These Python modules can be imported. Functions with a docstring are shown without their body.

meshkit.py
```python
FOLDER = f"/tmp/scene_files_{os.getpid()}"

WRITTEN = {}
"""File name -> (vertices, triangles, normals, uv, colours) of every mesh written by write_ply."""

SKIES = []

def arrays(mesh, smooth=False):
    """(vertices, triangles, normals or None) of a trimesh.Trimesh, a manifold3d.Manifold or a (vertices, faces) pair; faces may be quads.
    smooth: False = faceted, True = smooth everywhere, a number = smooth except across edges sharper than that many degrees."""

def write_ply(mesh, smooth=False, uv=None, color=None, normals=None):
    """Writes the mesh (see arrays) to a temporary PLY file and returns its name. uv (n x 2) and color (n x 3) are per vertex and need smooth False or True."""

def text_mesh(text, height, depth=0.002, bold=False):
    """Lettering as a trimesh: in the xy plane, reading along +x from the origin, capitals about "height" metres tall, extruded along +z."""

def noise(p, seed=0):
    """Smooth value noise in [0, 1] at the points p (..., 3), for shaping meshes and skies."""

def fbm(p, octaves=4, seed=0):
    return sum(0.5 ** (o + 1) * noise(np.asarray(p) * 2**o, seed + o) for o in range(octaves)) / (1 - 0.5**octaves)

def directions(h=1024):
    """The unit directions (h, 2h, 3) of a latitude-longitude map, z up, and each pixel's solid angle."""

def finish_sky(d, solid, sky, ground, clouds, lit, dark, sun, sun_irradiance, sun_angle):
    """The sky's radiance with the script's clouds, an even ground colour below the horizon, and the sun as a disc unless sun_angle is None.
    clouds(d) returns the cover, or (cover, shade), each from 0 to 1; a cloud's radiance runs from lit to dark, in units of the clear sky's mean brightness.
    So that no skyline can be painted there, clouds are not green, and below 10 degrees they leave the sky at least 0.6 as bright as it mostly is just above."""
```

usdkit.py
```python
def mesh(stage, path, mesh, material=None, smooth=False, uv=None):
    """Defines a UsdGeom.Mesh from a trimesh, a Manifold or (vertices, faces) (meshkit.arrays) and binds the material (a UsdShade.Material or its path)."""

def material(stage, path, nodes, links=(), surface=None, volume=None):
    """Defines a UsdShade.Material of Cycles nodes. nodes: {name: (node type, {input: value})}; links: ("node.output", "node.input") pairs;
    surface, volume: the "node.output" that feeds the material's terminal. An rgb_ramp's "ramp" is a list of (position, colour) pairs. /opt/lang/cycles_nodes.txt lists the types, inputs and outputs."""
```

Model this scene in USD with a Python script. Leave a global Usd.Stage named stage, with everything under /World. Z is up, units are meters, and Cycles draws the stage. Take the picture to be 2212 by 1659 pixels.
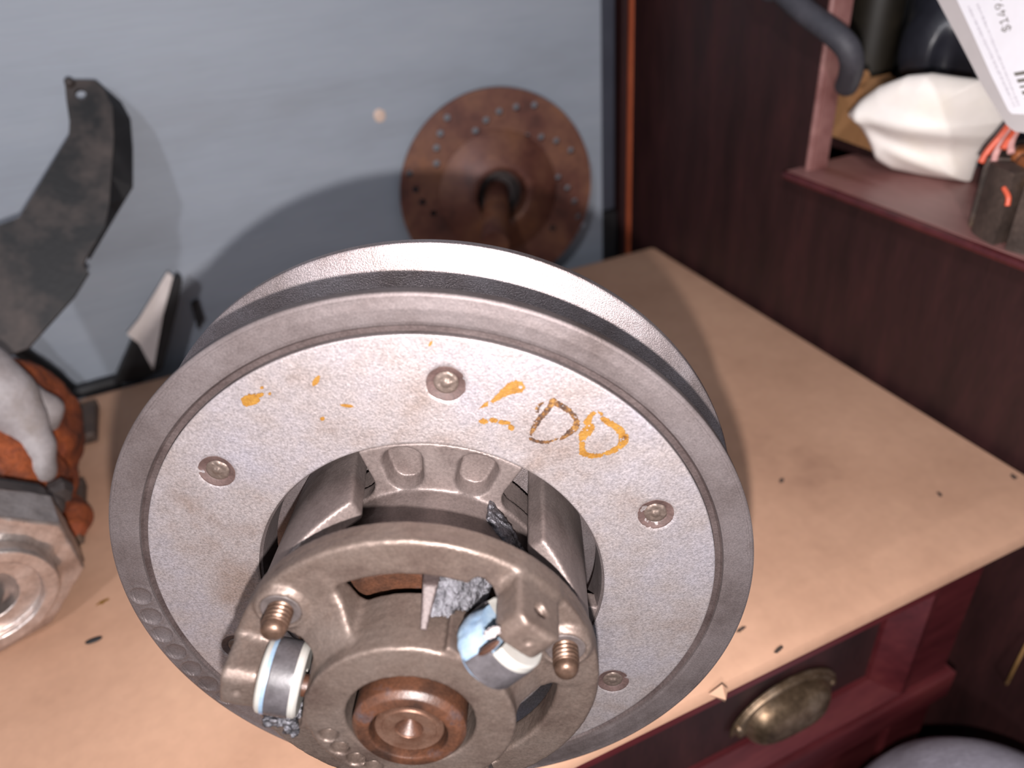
import math, random
import numpy as np
import trimesh
import manifold3d as m3
from shapely.geometry import Polygon, LineString, Point
from shapely.ops import unary_union
from pxr import Usd, UsdGeom, UsdLux, UsdShade, Gf, Sdf, Vt
import usdkit, meshkit

stage = Usd.Stage.CreateInMemory()
UsdGeom.SetStageUpAxis(stage, 'Z'); UsdGeom.SetStageMetersPerUnit(stage, 1.0)
UsdGeom.Xform.Define(stage, '/World'); UsdGeom.Scope.Define(stage, '/World/Looks')

# ---------------------------------------------------------------- camera, sky, lamps
# x runs along the table's front edge, y towards the wall, z up; table top at z = 0
CAM = np.array([0, 0, 0.3845366])
RT = np.array([0.90986909, -0.40850531, -0.07253719])
UP = np.array([0.28186287, 0.48031413, 0.83057309])
FW = np.array([0.30445288, 0.77615832, -0.55216546])
FPX = 1622.19
cam = UsdGeom.Camera.Define(stage, '/World/camera')
mx = np.eye(4); mx[0, :3] = RT; mx[1, :3] = UP; mx[2, :3] = -FW; mx[3, :3] = CAM
cam.AddTransformOp().Set(Gf.Matrix4d(*mx.ravel().tolist()))
cam.CreateHorizontalApertureAttr(36.0); cam.CreateVerticalApertureAttr(27.0)
cam.CreateFocalLengthAttr(FPX / 2212 * 36.0)
cam.CreateFStopAttr(5.8); cam.CreateFocusDistanceAttr(0.318)
cam.CreateClippingRangeAttr(Gf.Vec2f(0.02, 100))
cam.CreateExposureAttr(0.0)

dome = UsdLux.DomeLight.Define(stage, '/World/room_ambient')
dome.CreateIntensityAttr(0.125); dome.CreateColorAttr(Gf.Vec3f(0.92, 0.97, 1.1))
flash = UsdLux.SphereLight.Define(stage, '/World/phone_flash')      # the phone's lamp, 4.5 cm from its lens
flash.CreateRadiusAttr(0.004); flash.CreateIntensityAttr(1.0); flash.CreateExposureAttr(14.6)
flash.CreateColorAttr(Gf.Vec3f(1.0, 0.945, 0.935))
flash.AddTranslateOp().Set(Gf.Vec3d(-0.012, -0.024, 0.3485))
lamp = UsdLux.SphereLight.Define(stage, '/World/room_lamp')         # bare bulb, up and to the left behind the camera
lamp.CreateRadiusAttr(0.085); lamp.CreateIntensityAttr(1.0); lamp.CreateExposureAttr(8.9)
lamp.CreateColorAttr(Gf.Vec3f(0.96, 0.96, 1.02))
lamp.AddTranslateOp().Set(Gf.Vec3d(-1.50, -1.95, 2.10))

def ray(px, py):
    d = FW * FPX + RT * (px - 1106) - UP * (py - 829.5)
    return d / np.linalg.norm(d)
def onz(px, py, z=0.0):
    d = ray(px, py); return CAM + d * (z - CAM[2]) / d[2]
def ony(px, py, y):
    d = ray(px, py); return CAM + d * (y - CAM[1]) / d[1]
def onx(px, py, x):
    d = ray(px, py); return CAM + d * (x - CAM[0]) / d[0]
def onplane(px, py, p0, n):
    d = ray(px, py); return CAM + d * (((p0 - CAM) @ n) / (d @ n))

# ---------------------------------------------------------------- materials
def lin(*c):
    return tuple((v / 255 / 12.92 if v / 255 <= 0.04045 else ((v / 255 + 0.055) / 1.055) ** 2.4) for v in c)

GAIN = dict(brown_grime=.7, white_card=0.9, grey_card_border=0.765, dirty_lamination=1.6, cardboard=1.01, dull_dark_steel=0.7, sheave_aluminium=0.736, rim_aluminium=0.446, plate_aluminium=0.616, groove_dirt=.55, cast_aluminium=0.458, inner_casting=0.624, rusty_steel=0.288, stud_steel=0.39, bolt_face=0.45, white_nylon=0.306, blue_nylon=0.361, grey_tread=0.33, tan_laminate=1.13, red_mahogany=.66, pale_filler=.8, dark_mahogany=0.72, flash_glow_varnish=1.27, sooty_steel=0.64, orange_rust=0.731, disc_rust=0.59, grey_primer=0.85, aged_brass=0.7, worn_mahogany=1.27, varnished_copper=1.4, blue_grey_paint=1.12, dark_olive_paint=0.5, fractured_metal=0.4, yellow_paint=0.262, worn_yellow_paint=0.278, white_plastic=1.26, speckled_grey=1.5)
def mat(name, ramp, scale=30.0, fine=400.0, fine_amt=0.25, metallic=0.0, rough=(0.5, 0.6), bump=0.3, dist=0.0004,
        stretch=(1, 1, 1), detail=5.0, coat=0.0, spec=0.5, distortion=0.0, fstretch=None):
    """Blotches (ramp over coarse noise) times fine speckle; fine noise also drives relief and gloss."""
    ramp = [(p, tuple(GAIN.get(name, 1.0) * c for c in col)) for p, col in ramp]
    nodes = {
        'tc': ('texture_coordinate', {}),
        'mp': ('mapping', {'scale': stretch}),
        'n1': ('noise_texture', {'scale': scale, 'detail': detail, 'roughness': 0.6, 'distortion': distortion}),
        'r1': ('rgb_ramp', {'ramp': ramp}),
        'mf': ('mapping', {'scale': fstretch or stretch}),
        'n2': ('noise_texture', {'scale': fine, 'detail': 3.0, 'roughness': 0.65}),
        'mr': ('map_range', {'from_min': 0.25, 'from_max': 0.75, 'to_min': 1 - fine_amt, 'to_max': 1 + fine_amt}),
        'cc': ('combine_color', {}),
        'mul': ('mix', {'mix_type': 'multiply', 'fac': 1.0}),
        'rr': ('map_range', {'from_min': 0.3, 'from_max': 0.7, 'to_min': rough[0], 'to_max': rough[1]}),
        'b': ('bump', {'strength': bump, 'distance': dist}),
        'p': ('principled_bsdf', {'metallic': metallic, 'specular_ior_level': spec, 'coat_weight': coat, 'coat_roughness': 0.25}),
    }
    links = [('tc.object', 'mp.vector'), ('mp.vector', 'n1.vector'), ('tc.object', 'mf.vector'), ('mf.vector', 'n2.vector'), ('n1.fac', 'r1.fac'),
             ('n2.fac', 'mr.value'), ('mr.result', 'cc.r'), ('mr.result', 'cc.g'), ('mr.result', 'cc.b'),
             ('r1.color', 'mul.color1'), ('cc.color', 'mul.color2'), ('mul.color', 'p.base_color'),
             ('n1.fac', 'rr.value'), ('rr.result', 'p.roughness'), ('n2.fac', 'b.height'), ('b.normal', 'p.normal')]
    return usdkit.material(stage, '/World/Looks/' + name, nodes, links, surface='p.BSDF')

M = {}
M['sheave'] = mat('sheave_aluminium', [(0.3, lin(136, 122, 118)), (0.5, lin(160, 148, 148)), (0.7, lin(172, 163, 165))], 28, 1500, .35, .8, (.36, .46), .5, .0003)
M['rim'] = mat('rim_aluminium', [(0.3, lin(112, 98, 95)), (0.48, lin(140, 127, 126)), (0.62, lin(150, 138, 138)), (0.75, lin(118, 103, 100))], 24, 1500, .3, .55, (.5, .62), .4, .0003)
M['plate'] = mat('plate_aluminium', [(0.28, lin(162, 144, 136)), (0.46, lin(176, 165, 164)), (0.7, lin(172, 166, 174))], 26, 1100, .38, .55, (.48, .6), .7, .0003)
M['groove'] = mat('groove_dirt', [(0.3, lin(78, 64, 62)), (0.7, lin(104, 90, 88))], 60, 900, .3, .3, (.5, .6), .6, .0004)
M['grime'] = mat('brown_grime', [(0.3, lin(62, 44, 40)), (0.7, lin(92, 70, 66))], 120, 900, .3, 0, (.6, .75), .4, .0003)
M['cast'] = mat('cast_aluminium', [(0.28, lin(112, 92, 84)), (0.5, lin(140, 121, 111)), (0.72, lin(148, 131, 122))], 40, 900, .22, .55, (.42, .52), .35, .0003)
M['casting'] = mat('inner_casting', [(0.3, lin(108, 94, 90)), (0.5, lin(130, 116, 112)), (0.72, lin(138, 124, 120))], 45, 900, .25, .45, (.45, .55), .4, .0003)
M['fracture'] = mat('fractured_metal', [(0.35, lin(120, 118, 124)), (0.6, lin(190, 188, 196))], 260, 1500, .3, .9, (.25, .4), .9, .0008)
M['rust_steel'] = mat('rusty_steel', [(0.3, lin(82, 58, 48)), (0.45, lin(112, 74, 56)), (0.58, lin(132, 84, 60)), (0.72, lin(112, 96, 98))], 75, 900, .3, .15, (.38, .5), .5, .0003)
M['stud'] = mat('stud_steel', [(0.3, lin(116, 88, 72)), (0.6, lin(152, 120, 102)), (0.75, lin(146, 126, 114))], 220, 1500, .25, .7, (.32, .45), .3, .0002)
M['bolt'] = mat('bolt_face', [(0.3, lin(140, 96, 76)), (0.6, lin(172, 132, 112)), (0.75, lin(160, 128, 116))], 120, 1300, .2, .7, (.35, .45), .3, .0002)
M['nylon'] = mat('white_nylon', [(0.3, lin(222, 216, 206)), (0.7, lin(238, 234, 228))], 60, 500, .04, 0, (.3, .4), .1, .0002)
M['blue_nylon'] = mat('blue_nylon', [(0.3, lin(130, 160, 196)), (0.55, lin(176, 202, 226)), (0.8, lin(206, 222, 236))], 130, 900, .08, 0, (.3, .4), .1, .0002)
M['tread'] = mat('grey_tread', [(0.3, lin(92, 86, 88)), (0.7, lin(120, 114, 118))], 160, 900, .2, .1, (.38, .5), .3, .0002)
M['yellow'] = mat('yellow_paint', [(0.25, lin(140, 84, 26)), (0.4, lin(206, 140, 40)), (0.7, lin(228, 166, 58))], 330, 1200, .2, 0, (.45, .6), .6, .0004)
M['brown_yellow'] = mat('worn_yellow_paint', [(0.42, lin(96, 66, 48)), (0.52, lin(150, 98, 44)), (0.66, lin(214, 156, 72))], 420, 1200, .25, 0, (.45, .6), .6, .0004)
M['wall'] = mat('blue_grey_paint', [(0.3, lin(124, 129, 137)), (0.5, lin(131, 137, 146)), (0.7, lin(137, 142, 150))], 5, 16, .03, 0, (.52, .62), .14, .002, stretch=(1, 1, 3), fstretch=(1, 1, 16))
M['chip'] = mat('pale_filler', [(0.3, lin(206, 176, 158)), (0.7, lin(222, 196, 180))], 50, 300, .05)
M['slate'] = mat('dark_slate_paint', [(0.3, lin(48, 50, 60)), (0.7, lin(60, 62, 72))], 12, 80, .06, 0, (.5, .6), .1)
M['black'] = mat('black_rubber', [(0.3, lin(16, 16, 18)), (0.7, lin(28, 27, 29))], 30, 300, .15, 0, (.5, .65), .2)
M['hose'] = mat('dark_grey_hose', [(0.3, lin(46, 46, 52)), (0.7, lin(64, 62, 68))], 30, 300, .15, 0, (.5, .65), .2)
M['table'] = mat('tan_laminate', [(0.22, lin(134, 100, 82)), (0.40, lin(164, 127, 104)), (0.6, lin(176, 138, 114)), (0.8, lin(184, 147, 121))], 7, 120, .05, 0, (.58, .7), .1, .0003, detail=6, spec=.35)
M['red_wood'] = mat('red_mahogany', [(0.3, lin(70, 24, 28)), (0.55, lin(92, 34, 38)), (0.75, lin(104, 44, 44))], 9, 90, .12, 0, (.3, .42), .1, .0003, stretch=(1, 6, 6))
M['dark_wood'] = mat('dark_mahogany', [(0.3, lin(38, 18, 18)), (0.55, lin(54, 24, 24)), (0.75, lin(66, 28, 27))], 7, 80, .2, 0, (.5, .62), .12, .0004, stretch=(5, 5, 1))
M['ledge_wood'] = mat('worn_mahogany', [(0.3, lin(104, 66, 62)), (0.55, lin(124, 86, 82)), (0.75, lin(136, 98, 92))], 9, 90, .1, 0, (.36, .48), .1, .0003, stretch=(5, 1, 5))
M['glow_edge_wood'] = mat('flash_glow_varnish', [(0.3, lin(128, 56, 34)), (0.6, lin(160, 82, 52)), (0.8, lin(176, 98, 64))], 9, 90, .1, 0, (.3, .4), .1, .0003, stretch=(5, 5, 1))  # varnished wood with the orange flash reflection put into its colour
M['rust'] = mat('orange_rust', [(0.28, lin(66, 36, 26)), (0.42, lin(120, 56, 28)), (0.55, lin(160, 78, 34)), (0.7, lin(132, 62, 40))], 32, 300, .3, 0, (.7, .85), .9, .002)
M['primer'] = mat('grey_primer', [(0.3, lin(132, 122, 120)), (0.55, lin(160, 152, 152)), (0.74, lin(142, 128, 118))], 22, 300, .12, 0, (.5, .65), .4, .001)
M['disc'] = mat('disc_rust', [(0.32, lin(72, 42, 36)), (0.44, lin(112, 66, 54)), (0.56, lin(134, 88, 68)), (0.66, lin(150, 98, 68)), (0.76, lin(128, 58, 34))], 17, 300, .25, .25, (.45, .6), .4, .0006)
M['bracket'] = mat('sooty_steel', [(0.40, lin(26, 24, 25)), (0.5, lin(76, 66, 62)), (0.66, lin(104, 90, 84))], 11, 200, .2, .2, (.5, .65), .4, .0006)
M['alu'] = mat('machined_aluminium', [(0.3, lin(150, 134, 126)), (0.6, lin(200, 188, 182)), (0.75, lin(176, 160, 152))], 30, 300, .15, .85, (.28, .4), .3, .0005)
M['dull_steel'] = mat('dull_dark_steel', [(0.3, lin(70, 62, 60)), (0.7, lin(104, 94, 92))], 40, 300, .2, .4, (.45, .6), .4, .0005)
M['white_bag'] = mat('white_plastic', [(0.3, lin(206, 198, 194)), (0.6, lin(220, 212, 204)), (0.8, lin(226, 216, 200))], 12, 120, .03, 0, (.38, .5), .15, .0006)
M['card_white'] = mat('white_card', [(0.3, lin(216, 210, 214)), (0.7, lin(226, 222, 226))], 12, 200, .02, 0, (.4, .5), .03, .0002)
M['card_grey'] = mat('grey_card_border', [(0.3, lin(176, 166, 164)), (0.7, lin(188, 178, 176))], 12, 200, .02, 0, (.4, .5), .03, .0002)
M['ink'] = mat('grey_brown_ink', [(0.3, lin(84, 78, 70)), (0.7, lin(96, 88, 80))], 60, 200, .02)
M['ink_pale'] = mat('pale_grey_ink', [(0.3, lin(178, 172, 178)), (0.7, lin(190, 184, 190))], 60, 200, .02)
M['cardboard'] = mat('cardboard', [(0.3, lin(140, 98, 62)), (0.55, lin(166, 120, 80)), (0.75, lin(176, 132, 88))], 14, 200, .08, 0, (.7, .8), .2, .0005)
M['dark_plastic'] = mat('dark_plastic', [(0.3, lin(30, 30, 35)), (0.7, lin(46, 46, 54))], 14, 120, .1, 0, (.28, .4), .1, .0004)
M['olive'] = mat('dark_olive_paint', [(0.3, lin(34, 30, 24)), (0.7, lin(58, 48, 34))], 18, 120, .15, 0, (.5, .6), .2, .0005)
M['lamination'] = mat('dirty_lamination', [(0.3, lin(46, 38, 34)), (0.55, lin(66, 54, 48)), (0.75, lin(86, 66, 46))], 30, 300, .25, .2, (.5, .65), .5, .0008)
M['copper'] = mat('varnished_copper', [(0.3, lin(80, 48, 30)), (0.55, lin(126, 74, 42)), (0.75, lin(170, 96, 50))], 60, 300, .25, .3, (.35, .5), .4, .0006)
M['orange_wire'] = mat('orange_wire', [(0.3, lin(206, 84, 56)), (0.7, lin(224, 106, 78))], 40, 200, .05, 0, (.35, .45), .05)
M['pink_wire'] = mat('pink_wire', [(0.3, lin(206, 146, 140)), (0.7, lin(222, 170, 162))], 40, 200, .05, 0, (.35, .45), .05)
M['brass'] = mat('aged_brass', [(0.3, lin(96, 76, 58)), (0.5, lin(142, 118, 94)), (0.7, lin(172, 150, 128))], 60, 400, .3, .85, (.36, .5), .3, .0005)
M['grey_lid'] = mat('speckled_grey', [(0.3, lin(108, 104, 112)), (0.5, lin(132, 128, 138)), (0.7, lin(142, 138, 148)), (0.8, lin(120, 98, 88))], 20, 300, .15, 0, (.6, .75), .4, .001)
M['floor'] = mat('dark_floor', [(0.3, lin(22, 17, 15)), (0.7, lin(36, 27, 23))], 4, 60, .2, 0, (.6, .75), .2)
M['straw'] = mat('dry_straw', [(0.3, lin(140, 104, 60)), (0.7, lin(166, 126, 80))], 40, 200, .1)
M['white_paint'] = mat('white_tape', [(0.3, lin(196, 186, 182)), (0.7, lin(210, 200, 196))], 30, 200, .04)

# ---------------------------------------------------------------- prim helpers
USED = {}
def numbered(path):
    n = USED.get(path, 0); USED[path] = n + 1
    return path if n == 0 else f'{path}_{n:03d}'
def tag(prim, label=None, cat=None, group=None, kind=None):
    p = prim.GetPrim() if hasattr(prim, 'GetPrim') else prim
    for k, v in (('label', label), ('category', cat), ('group', group), ('kind', kind)):
        if v: p.SetCustomDataByKey(k, v)
    return prim
def thing(name, label, cat, loc=(0, 0, 0), mtx=None, group=None, kind=None):
    x = UsdGeom.Xform.Define(stage, numbered('/World/' + name))
    if mtx is not None:
        x.AddTransformOp().Set(Gf.Matrix4d(*np.asarray(mtx, float).T.ravel().tolist()))
    else:
        x.AddTranslateOp().Set(Gf.Vec3d(*map(float, loc)))
    x.loc = None
    tag(x, label, cat, group, kind)
    return x
def part(parent, name, mesh, m, smooth=35, label=None, kind=None, off=None):
    path = numbered(str((parent.GetPath() if parent is not None else '/World')) + '/' + name)
    v, f = (np.array(mesh.vertices), np.array(mesh.faces)) if hasattr(mesh, 'vertices') else (meshkit.arrays(mesh)[:2])
    if off is not None: v = v - np.asarray(off)
    prim = usdkit.mesh(stage, path, (v, f), M[m], smooth=smooth)
    if label: prim.GetPrim().SetCustomDataByKey('label', label)
    if kind: prim.GetPrim().SetCustomDataByKey('kind', kind)
    return prim
def cat(*ms):
    return trimesh.util.concatenate([m for m in ms])

def box(x0, x1, y0, y1, z0, z1, bev=0.0):
    if bev <= 0:
        b = trimesh.creation.box([x1 - x0, y1 - y0, z1 - z0]); b.apply_translation([(x0 + x1) / 2, (y0 + y1) / 2, (z0 + z1) / 2]); return b
    lo, hi = np.array([x0, y0, z0]), np.array([x1, y1, z1]); pts = []
    bev = min(bev, (hi - lo).min() * .45)
    for i in range(8):
        c = np.array([(lo, hi)[(i >> k) & 1][k] for k in range(3)]); sg = np.where([(i >> k) & 1 for k in range(3)], -1, 1)
        for k in range(3):
            d = sg * bev; d[k] = 0
            pts.append(c + d)
        pts.append(c + sg * bev * .3)
    return trimesh.convex.convex_hull(np.array(pts))

def lathe(prof, n=256, closed=True):
    """prof: (r, s) metres; revolved about z."""
    prof = np.asarray(prof, float); k = len(prof)
    t = np.linspace(0, 2 * np.pi, n, endpoint=False)
    v = np.stack([prof[:, 0][None] * np.cos(t)[:, None], prof[:, 0][None] * np.sin(t)[:, None], np.broadcast_to(prof[:, 1], (n, k))], -1).reshape(-1, 3)
    f = []
    kk = k if closed else k - 1
    i, j = np.meshgrid(np.arange(n), np.arange(kk), indexing='ij')
    a = i * k + j; b = i * k + (j + 1) % k; c = ((i + 1) % n) * k + (j + 1) % k; d = ((i + 1) % n) * k + j
    f = np.stack([np.stack([a, b, c], -1), np.stack([a, c, d], -1)], 2).reshape(-1, 3)
    m = trimesh.Trimesh(v, f, process=False)
    m.merge_vertices()
    m.update_faces(m.nondegenerate_faces())
    if m.volume < 0: m.invert()
    return m

def tube(pts, rad, sides=12, caps=True):
    p = np.asarray(pts, float); rad = np.broadcast_to(np.asarray(rad, float), (len(p),))
    t = np.gradient(p, axis=0); t /= np.linalg.norm(t, axis=1, keepdims=True)
    ref = np.array([0, 0, 1.0]) if abs(t[0][2]) < .9 else np.array([1.0, 0, 0])
    a = np.cross(t[0], ref); a /= np.linalg.norm(a); A = []
    for k in range(len(p)):
        a = a - t[k] * (a @ t[k]); a /= np.linalg.norm(a); A.append(a.copy())
    A = np.array(A); B = np.cross(t, A); ang = np.arange(sides) * 2 * np.pi / sides
    v = p[:, None] + rad[:, None, None] * (np.cos(ang)[None, :, None] * A[:, None] + np.sin(ang)[None, :, None] * B[:, None])
    i, j = np.meshgrid(np.arange(len(p) - 1), np.arange(sides), indexing='ij')
    q = np.stack([i * sides + j, i * sides + (j + 1) % sides, (i + 1) * sides + (j + 1) % sides, (i + 1) * sides + j], -1).reshape(-1, 4)
    f = [q[:, [0, 1, 2]], q[:, [0, 2, 3]]]; v = v.reshape(-1, 3)
    if caps:
        n0 = len(v); v = np.vstack([v, p[:1], p[-1:]]); j = np.arange(sides); e = (len(p) - 1) * sides
        f += [np.stack([np.full(sides, n0), (j + 1) % sides, j], -1), np.stack([np.full(sides, n0 + 1), e + j, e + (j + 1) % sides], -1)]
    m = trimesh.Trimesh(v, np.vstack(f), process=False)
    if m.volume < 0: m.invert()
    return m

def bez(pts, n=24):
    """Catmull-Rom through the points."""
    p = np.asarray(pts, float); p = np.vstack([2 * p[0] - p[1], p, 2 * p[-1] - p[-2]]); out = []
    for k in range(1, len(p) - 2):
        t = np.linspace(0, 1, n, endpoint=False)[:, None]
        a, b, c, d = p[k - 1], p[k], p[k + 1], p[k + 2]
        out.append(.5 * (2 * b + (c - a) * t + (2 * a - 5 * b + 4 * c - d) * t ** 2 + (3 * b - a - 3 * c + d) * t ** 3))
    return np.vstack(out + [p[-2][None]])

def nets(fn, lo, hi, h, relax=2):
    """Surface nets of an implicit body fn(points) < 0 inside."""
    lo, hi = np.asarray(lo, float), np.asarray(hi, float)
    n = np.ceil((hi - lo) / h).astype(int) + 1
    ax = [lo[k] + h * np.arange(n[k]) for k in range(3)]
    F = np.empty(n, np.float32)
    for i in range(0, n[0], 16):
        g = np.stack(np.meshgrid(ax[0][i:i + 16], ax[1], ax[2], indexing='ij'), -1)
        F[i:i + 16] = fn(g)
    S = F < 0
    corners = [(a, b, c) for a in (0, 1) for b in (0, 1) for c in (0, 1)]
    sl = lambda o: tuple(slice(o[k], n[k] - 1 + o[k]) for k in range(3))
    cnt = sum(S[sl(o)].astype(np.int8) for o in corners)
    act = np.argwhere((cnt > 0) & (cnt < 8))
    idx = np.full(n - 1, -1, np.int64); idx[tuple(act.T)] = np.arange(len(act))
    acc = np.zeros((len(act), 3)); num = np.zeros(len(act))
    for o in corners:
        for k in range(3):
            if o[k] == 0:
                q = list(o); q[k] = 1
                fa = F[tuple((act + o).T)]; fb = F[tuple((act + q).T)]
                cr = (fa < 0) != (fb < 0)
                t = np.where(cr, fa / np.where(cr, fa - fb, 1), 0)
                pt = act + np.array(o, float); pt[:, k] += t
                acc[cr] += pt[cr]; num[cr] += 1
    v = lo + h * acc / num[:, None]
    faces = []
    for k in range(3):
        a, b = [x for x in range(3) if x != k]
        s0 = [slice(None)] * 3; s1 = [slice(None)] * 3; s0[k] = slice(0, n[k] - 1); s1[k] = slice(1, n[k])
        e = np.argwhere(S[tuple(s0)] != S[tuple(s1)])
        e = e[(e[:, a] > 0) & (e[:, b] > 0) & (e[:, a] < n[a] - 1) & (e[:, b] < n[b] - 1)]
        ins = S[tuple(e.T)]
        def cell(da, db):
            c = e.copy(); c[:, a] -= da; c[:, b] -= db; return idx[tuple(c.T)]
        q = np.stack([cell(0, 0), cell(1, 0), cell(1, 1), cell(0, 1)], -1)
        flip = ins if k != 1 else ~ins
        q[~flip] = q[~flip][:, ::-1]
        faces.append(q)
    q = np.vstack(faces); q = q[(q >= 0).all(1)]
    f = np.vstack([q[:, [0, 1, 2]], q[:, [0, 2, 3]]])
    e = h * .25
    for _ in range(relax):
        c = fn(v); g = np.stack([fn(v + np.eye(3)[k] * e) - fn(v - np.eye(3)[k] * e) for k in range(3)], -1) / (2 * e)
        v = v - np.clip(c / np.maximum((g * g).sum(1), .25), -h * .7, h * .7)[:, None] * g
    m = trimesh.Trimesh(v, f, process=False)
    if m.volume < 0: m.invert()
    return m

def smin(a, b, k):
    h = np.clip(.5 + .5 * (b - a) / k, 0, 1); return b + (a - b) * h - k * h * (1 - h)
def smax(a, b, k): return -smin(-a, -b, k)
def rbox2(x, y, x0, x1, y0, y1, r):
    qx = np.abs(x - (x0 + x1) / 2) - (x1 - x0) / 2 + r; qy = np.abs(y - (y0 + y1) / 2) - (y1 - y0) / 2 + r
    return np.minimum(np.maximum(qx, qy), 0) + np.hypot(np.maximum(qx, 0), np.maximum(qy, 0)) - r
def rbox3(x, y, z, hx, hy, hz, r):
    q = [np.abs(x) - hx + r, np.abs(y) - hy + r, np.abs(z) - hz + r]
    return np.minimum(np.maximum(np.maximum(q[0], q[1]), q[2]), 0) + np.sqrt(sum(np.maximum(c, 0) ** 2 for c in q)) - r
def wrap(a): return (a + 180) % 360 - 180

def extrude(poly, depth):
    ps = getattr(poly, 'geoms', [poly])
    return cat(*[trimesh.creation.extrude_polygon(p, depth, engine='earcut') for p in ps if p.area > 0])

# ---------------------------------------------------------------- the setting
WY = 0.765
w = part(None, 'wall_back', box(-1.9, 0.437, WY, WY + 0.02, -0.40, 1.2), 'wall'); tag(w, 'blue-grey painted wall board behind the table', kind='structure')
fpatch = []
ch = trimesh.creation.icosphere(2, 1.0); ch.vertices *= [0.006, 0.0012, 0.0065]; ch.vertices *= 1 + .25 * (meshkit.noise(ch.vertices * 400 + 5, 3)[:, None] - .5)
ch.apply_translation(ony(820, 250, WY)); part(w, 'filler_spot', ch, 'chip', label='small pale filler spot')
t1 = part(None, 'trim_1', box(0.4375, 0.457, WY + .004, WY + .024, 0.045, 1.2, .002), 'slate'); tag(t1, 'dark slate strip at the right end of the blue wall', kind='structure')
t2 = part(None, 'trim_2', box(0.4375, 0.459, WY + .001, WY + .022, -0.3, 0.043, .002), 'black'); tag(t2, 'short black strip under the slate trim', kind='structure')
wb = part(None, 'wall_rear', box(-1.9, 1.4, 0.93, 0.95, -0.75, 1.2), 'slate'); tag(wb, 'dark wall in the gap behind the wall board', kind='structure')
fl = part(None, 'floor', box(-2.2, 1.6, -1.6, 0.95, -0.77, -0.75), 'floor'); tag(fl, 'dark floor below the cabinet', kind='structure')

# ---------------------------------------------------------------- cabinet with tan top
cab = thing('cabinet', 'low red mahogany cabinet with a tan top that carries the pulley and rusty parts', 'cabinet', (0, 0.47, -0.75))
o = (0, 0.47, -0.75)
def topmesh():
    prof = [(0.2003, -.012), (0.2006, -.008), (0.2025, -.0045), (0.2065, -.0030), (0.212, -.0022), (0.232, -.0003), (0.237, 0), (0.7265, 0), (0.7315, -.0012), (0.7335, -.004), (0.7335, -.014), (0.204, -.014)]
    xs = [-1.2, .4868, .4888, .4905]; dz = [0, 0, -.0009, -.0035]
    V = []
    for x, d in zip(xs, dz):
        for (y, z) in prof: V.append((x, y, min(z, max(z + d, -.014)) if z > -.012 else z))
    k = len(prof); F = []
    for a in range(len(xs) - 1):
        for b in range(k):
            c = (b + 1) % k
            F += [(a * k + b, a * k + c, (a + 1) * k + c), (a * k + b, (a + 1) * k + c, (a + 1) * k + b)]
    for b in range(1, k - 1):
        F += [(0, b + 1, b), ((len(xs) - 1) * k, (len(xs) - 1) * k + b, (len(xs) - 1) * k + b + 1)]
    m = trimesh.Trimesh(V, F, process=False)
    if m.volume < 0: m.invert()
    return m
top = part(cab, 'table_top', topmesh(), 'table', smooth=25, off=o)
CY = 0.215
part(cab, 'carcass', box(-1.15, 0.433, CY + .034, 0.70, -.74, -.014), 'red_wood', off=o)
part(cab, 'stile', box(0.388, 0.433, CY, CY + .0335, -.74, -.0145, .0015), 'red_wood', off=o)
part(cab, 'rail', box(-1.15, 0.3875, CY + .004, CY + .0335, -.034, -.0145, .001), 'red_wood', off=o)
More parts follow.
